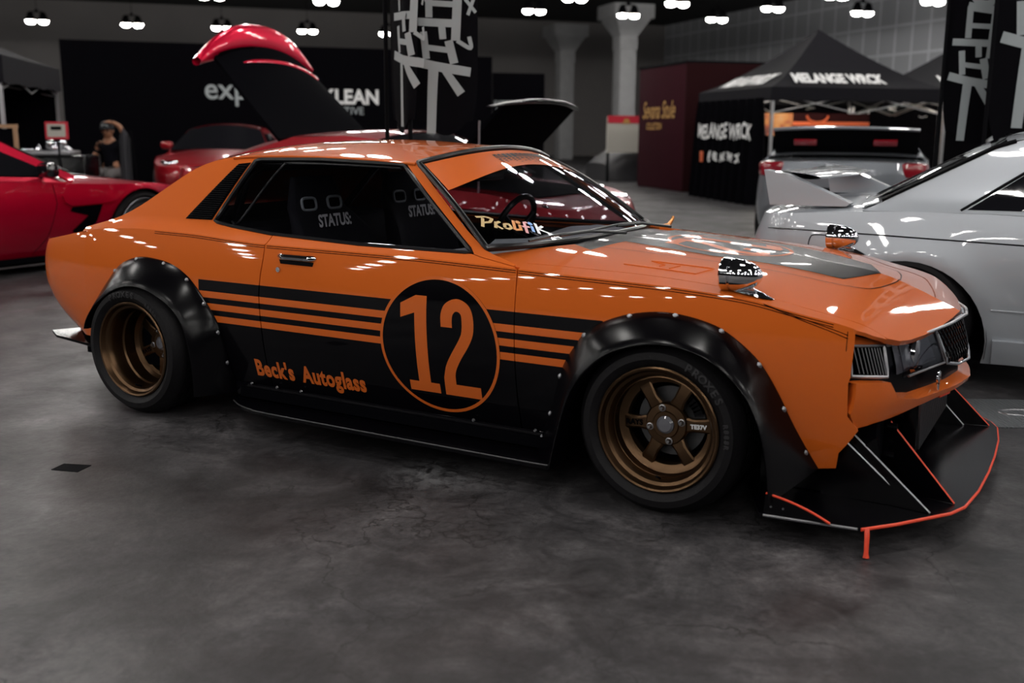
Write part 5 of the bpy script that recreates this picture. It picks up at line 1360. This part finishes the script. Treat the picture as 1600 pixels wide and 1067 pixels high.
m=MB(); m.box((2.05,-.02,1.40),(1.6,.01,.07)); m.build('orange_stripe','orng',k)
m=MB(); m.tube([(1.75+.22*math.cos(a),-.03,1.55+.13*math.sin(a)) for a in np.linspace(math.pi,2*math.pi,14)],.022,6); m.build('printed_arc','orng',k)
for x0,x1 in ((-.0,0),(2.85,0)):
    m=MB(); m.cyl((x0,.03,0),(x0,.03,1.7),.018); m.build('banner_pole','alu',r)
tag(r,'orange and dark red printed banner inside the black tent','banner')
# tall cloth flags with graffiti strokes
MT['flag']=mat('black_flag_cloth',(.0025,.0023,.0035),.8,0,0,.1,.05)
GRAF=[ # strokes of the vertical tag, in flag units (x across 0..1, y up), widths
 ([(.30,2.62),(.20,2.44),(.30,2.22),(.50,2.16),(.66,2.32),(.66,2.52),(.52,2.66),(.34,2.62)],.11),([(.86,2.66),(.84,2.20)],.09),
 ([(.18,2.12),(.90,2.02)],.13),([(.22,2.12),(.22,1.62)],.10),([(.64,2.1),(.60,1.30)],.13),([(.22,1.82),(.62,1.80)],.08),
 ([(.74,1.88),(.90,1.70)],.05),([(.78,1.66),(.88,1.92)],.05),
 ([(-.02,1.56),(.56,1.54)],.11),([(.40,1.54),(.42,1.32)],.10),([(.14,1.42),(.18,1.04)],.10),([(.50,1.30),(.58,.98)],.12),([(.2,1.2),(.55,1.16)],.08),([(.62,1.30),(.82,1.20),(.80,1.36)],.06),
 ([(-.04,1.02),(.30,.94),(.82,.86)],.13),([(.28,.92),(.26,.55),(.24,-.02)],(.15,.13)),([(.42,.92),(.56,.72),(.68,.55)],(.10,.13))]
def flag(origin,rz,wd,z0,z1,label,sc,fold,dx=.1,zoff=0,pole=True,strokes=GRAF):
    r=empty('feather_flag',origin,rz)
    def cloth(x,z):
        u=x/wd; return fold*math.sin(u*5.2+z*.7)+.35*fold*math.sin(u*11+1.3*z)
    def taper(x,z):
        k=min(1,max(.0,(z-z0)/.35)); return wd*.5+(x-wd*.5)*(1-.25*(1-k)**2)
    m=MB(); m.grid([[(taper(wd*i/24,z),cloth(wd*i/24,z),z+(.10*(1-math.sin(math.pi*i/24)) if z==z0 else 0)) for z in np.linspace(z0,z1,30)] for i in range(25)]); fo=m.build('flag_cloth','flag',r)
    for pts,w in strokes:
        P=smooth([(dx*wd+a*sc,z0+zoff+b*sc) for a,b in pts],5) if len(pts)>2 else dens([(dx*wd+a*sc,z0+zoff+b*sc) for a,b in pts],.08,False)
        ww=(w[0]*sc,w[1]*sc) if isinstance(w,tuple) else w*sc; q=stroke(P,ww); k=len(P); Lq=q[:k]; Rq=q[k:][::-1]
        if max(p[1] for p in q)>z1: 
            if min(p[1] for p in q)>z1-.1: continue
        m=MB(); m.grid([[(x,cloth(x,z)-.006,z) for x,z in Lq],[(x,cloth(x,z)-.006,z) for x,z in Rq]],flip=True); m.build('graffiti_stroke','grey_l',fo,flat=False)
    m=MB(); m.tube([(-.02,0,.03),(-.02,0,z1+.1)],.014,8); m.build('flag_pole','matte',r)
    m=MB(); m.box((-.02,0,.02),(.42,.05,.03)); m.box((-.02,0,.02),(.05,.42,.03)); m.build('cross_base','matte',r)
    return tag(r,label,'flag','graffiti feather flags')
FR=math.atan2(_R.y,_R.x)
flag(hall_d(-.60,6.35),FR+.15,.39,1.20,3.6,'black flag with grey graffiti strokes in the middle, right of its twin',.41,.012,.02,.02)
flag(hall_d(-.78,6.60),FR-1.0,.39,1.21,3.6,'narrow side-on black flag behind the orange roof, left of its twin',.41,.02,.3,.05)
flag(hall_d(2.98,7.35),FR+.05,.47,1.16,3.6,'black flag with graffiti strokes nearest the big tent on the right',.42,.012,.08,.03)
flag(hall_d(3.20,7.12),FR+.10,.85,1.10,3.6,'wider black flag with graffiti strokes cut off by the right edge',.57,.02,.08,.18)
# easel frames, sign, seated visitor
MT['wood']=mat('light_wood',(.30,.17,.09),.6,noise=(8,.2))
r=empty('display_easel',hall_d(-6.35,13.0),FR+.1)
for x in (-.2,.2):
    m=MB(); m.box((x,0,.62),(.045,.04,1.24)); m.build('post','wood',r)
m=MB(); m.box((0,0,1.25),(.46,.045,.045)); m.build('top_rail','wood',r)
m=MB(); m.box((0,.01,.92),(.36,.02,.60)); m.build('dark_board','drape',r)
tag(r,'wooden framed dark display board under the left tent','easel')
r=empty('hanging_sign',hall_d(-6.15,14.2,0),FR+.05)
m=MB(); m.box((0,0,1.20),(.30,.02,.23)); m.build('red_border','redp',r)
m=MB(); m.box((0,-.012,1.20),(.24,.01,.17)); k=m.build('card','white',r)
m=MB(); m.box((0,-.02,1.23),(.14,.006,.05)); m.build('printed_patch','matte',k)
m=MB(); m.cyl((0,.03,0),(0,.03,1.32),.015); m.box((0,.03,.02),(.3,.3,.03)); m.build('stand','matte',r)
tag(r,'small red bordered card on a stand beside the left tent','sign')
MT['cloth_dk']=mat('dark_grey_canvas',(.035,.034,.04),.9)
MT['skin']=mat('skin',(.32,.14,.075),.55); MT['cloth_bk']=mat('black_cotton',(.004,.004,.006),.95,0,0,.1,.05); MT['cloth_gy']=mat('grey_denim',(.11,.10,.10),.9); MT['cap']=mat('black_cap',(.012,.012,.015),.8)
def skin_mesh(name,pts,edges,rad,m,parent,sub=2,root=0):
    me=bpy.data.meshes.new(name); me.from_pydata(pts,edges,[]); ob=bpy.data.objects.new(name,me); COL.objects.link(ob)
    ob.modifiers.new('s','SKIN'); 
    if not me.skin_vertices: pass
    for i,rr in enumerate(rad): me.skin_vertices[0].data[i].radius=(rr,rr) if not isinstance(rr,tuple) else rr
    me.skin_vertices[0].data[root].use_root=True
    s_=ob.modifiers.new('u','SUBSURF'); s_.levels=sub; s_.render_levels=sub
    dg=bpy.context.evaluated_depsgraph_get(); ev=ob.evaluated_get(dg); nm=bpy.data.meshes.new_from_object(ev); bpy.data.objects.remove(ob); bpy.data.meshes.remove(me)
    nm.name=name; nm.materials.clear(); nm.materials.append(MT[m]); nm.polygons.foreach_set('use_smooth',[True]*len(nm.polygons))
    o=bpy.data.objects.new(name,nm); COL.objects.link(o); o.parent=parent; return o
# seated person: faces the camera, right hand resting on the head
p=empty('person',hall_d(-6.62,17.2),math.atan2(-_F.y,-_F.x))
tag(p,'seated person in black shirt and cap with one hand on the head','person')
# local axes: x = forwards, y = to the person's left
body=skin_mesh('body',[(-.05,0,.50),(-.05,0,.68),(-.06,0,.88),(-.05,0,1.00),(-.03,0,1.08),(0,0,1.16),(.02,0,1.24),
  (-.04,.17,.97),(.06,.33,1.05),(.08,.23,1.27),(.06,.10,1.33),
  (-.04,-.17,.97),(.02,-.24,.74),(.24,-.20,.62),
  (0,.09,.50),(.40,.13,.50),(.40,.13,.12),(.52,.14,.06),(0,-.09,.50),(.40,-.13,.50),(.40,-.13,.12),(.52,-.14,.06)],
 [(0,1),(1,2),(2,3),(3,4),(4,5),(5,6),(3,7),(7,8),(8,9),(9,10),(3,11),(11,12),(12,13),(0,14),(14,15),(15,16),(16,17),(0,18),(18,19),(19,20),(20,21)],
 [(.15,.11),(.145,.105),(.16,.11),(.13,.08),(.055,.055),(.085,.095),(.075,.085),.06,.048,.04,.03,.06,.048,.034,.09,.075,.05,.04,.09,.075,.05,.04],'skin',p)
sh=skin_mesh('shirt',[(-.05,0,.50),(-.05,0,.68),(-.06,0,.88),(-.05,0,1.0),(-.04,.17,.97),(.03,.28,1.02),(-.04,-.17,.97),(0,-.22,.80)],[(0,1),(1,2),(2,3),(3,4),(4,5),(3,6),(6,7)],[(.165,.12),(.16,.115),(.175,.12),(.14,.09),.073,.062,.073,.06],'cloth_bk',p)
tr=skin_mesh('trousers',[(-.05,0,.50),(0,.09,.50),(.41,.13,.505),(.41,.13,.16),(0,-.09,.50),(.41,-.13,.505),(.41,-.13,.16)],[(0,1),(1,2),(2,3),(0,4),(4,5),(5,6)],[(.165,.12),.10,.086,.062,.10,.086,.062],'cloth_gy',p)
m=MB(); m.lathe([(.105,1.215),(.108,1.26),(.09,1.315),(.05,1.345),(.0005,1.352)],c=(.01,0,0),axis='z',n=24); cp_=m.build('cap','cap',p)
m=MB(); m.prism([(.06,-.08),(.15,-.07),(.20,0),(.15,.07),(.06,.08)],'z',1.222,1.234); m.build('cap_peak','cap',cp_)
m=MB(); m.box((.108,0,1.275),(.008,.10,.03)); m.build('cap_print','grey_l',cp_)
m=MB()
for sy in (-.034,.034): m.lathe([(.012,0),(.008,.008),(.0003,.010)],c=(.088,sy,1.185),axis='x',n=10)
m.build('eyes','int',p)
m=MB(); m.tube([(.085,0,1.195),(.108,0,1.155),(.092,0,1.145)],[.008,.013,.008],8); m.build('nose','skin',p)
for sy in (-1,1):
    m=MB(); m.lathe([(.022,0),(.024,.008),(.012,.014),(.0004,.014)],c=(.01,sy*.088,1.185),axis='y',n=12); m.build('ear','skin',p)
def hand(base,fwd,side,mname='hand'):
    B=Vector(base); f=Vector(fwd).normalized(); s=Vector(side).normalized(); dn=f.cross(s)
    pts=[B,B+f*.05,B+f*.085]; ed=[(0,1),(1,2)]; rad=[.026,.034,.030]
    for k,(o,l) in enumerate(((-.030,.060),(-.010,.072),(.010,.068),(.028,.052))):
        i=len(pts); pts+=[B+f*.088+s*o,B+f*(.088+l*.55)+s*o*1.15-dn*.006,B+f*(.088+l)+s*o*1.2-dn*.022]; ed+=[(2,i),(i,i+1),(i+1,i+2)]; rad+=[.010,.009,.007]
    i=len(pts); pts+=[B+f*.03+s*.035,B+f*.065+s*.062,B+f*.09+s*.066-dn*.01]; ed+=[(0,i),(i,i+1),(i+1,i+2)]; rad+=[.013,.011,.008]
    return skin_mesh(mname,[tuple(q) for q in pts],ed,rad,'skin',p)
hand((.06,.11,1.325),(-.1,-1,.12),(1,0,0)); hand((.23,-.20,.625),(1,.15,-.2),(0,1,0))
ch=empty('folding_chair',hall_d(-6.62,17.2),math.atan2(-_F.y,-_F.x))
m=MB(); m.box((.08,0,.385),(.46,.50,.04),bev=.015); m.build('seat','cloth_bk',ch)
m=MB(); m.box((-.22,0,.78),(.04,.52,.50),bev=.015); m.build('backrest','cloth_bk',ch)
for sx,sy in ((-.2,-.24),(-.2,.24),(.28,-.24),(.28,.24)):
    m=MB(); m.tube([(sx,sy,.0),(sx,sy,1.0 if sx<0 else .40)],.014,6); m.build('leg','alu',ch)
tag(ch,'black folding chair under the seated person','chair')
# tripod cloth shapes either side of the sitter
for lat,d,lab in ((-7.25,16.6,'grey folded camp chair standing left of the seated person'),(-5.90,16.0,'grey folded camp chair standing right of the seated person')):
    r=empty('camp_chair',hall_d(lat,d),FR)
    m=MB(); m.grid([[(-.09+.18*i/10,.03*math.sin(i*1.1),z) for z in (.25,.6,.95,1.25-.03*abs(i-4))] for i in range(11)]); m.build('sling','cloth_dk',r)
    for sx in (-.1,.1):
        m=MB(); m.tube([(sx*1.3,.12,0),(sx*.9,0,1.2)],.012,6); m.build('leg','matte',r)
    tag(r,lab,'chair')
# dark engine display with polished parts behind the left red car
r=empty('engine_display',hall_d(-6.95,15.6),FR)
m=MB(); m.box((0,.1,.42),(1.3,.6,.84),bev=.04); m.build('plinth','satin',r)
for i,(x,z,rr) in enumerate(((.1,1.0,.07),(.24,1.02,.06),(.17,.93,.06),(-.25,.92,.05),(-.42,.90,.05),(.34,.91,.05),(-.08,.90,.04))):
    m=MB(); m.lathe([(.0005,-.08),(rr*.8,-.07),(rr,-.02),(rr,.05),(rr*.6,.09),(.0005,.1)],c=(x,-.05,z),axis='x' if i%2 else 'z',n=20); recalc(m); m.build('polished_part','chrome',r)
m=MB(); m.box((0,.0,.87),(.9,.4,.07),bev=.02); m.build('engine_block','steel',r)
tag(r,'dark display plinth with polished engine parts by the tent','display')
# floor details: ribbed utility cover and a small dark floor patch
MT['cover_plate']=ribbed('ribbed_cover_plate',(.16,.17,.18),.018,.45,'X',.6,.8)
r=empty('floor_cover',(3.28,1.10,0),.5)
m=MB(); m.prism([(.42*math.copysign(abs(math.cos(a))**.7,math.cos(a)),.24*math.copysign(abs(math.sin(a))**.7,math.sin(a))) for a in np.linspace(0,2*math.pi,40,endpoint=False)],'z',.0,.006); m.build('plate','cover_plate',r)
m=MB(); m.tube([(.10+.10*math.cos(a),.0+.05*math.sin(a),.007) for a in np.linspace(0,2*math.pi,24,endpoint=False)],.004,5,closed=True); m.build('lifting_ring','steel',r)
tag(r,'ribbed metal floor cover beside the orange car\'s front splitter','floor cover')
m=MB(); m.prism([(-.055,-.035),(.055,-.04),(.06,.04),(-.05,.038)],'z',0,.002); o=m.build('floor_patch','matte'); o.location=(.385,-1.52,0); o.rotation_euler=(0,0,.35); tag(o,'small dark square patch on the concrete in front of the car','patch')
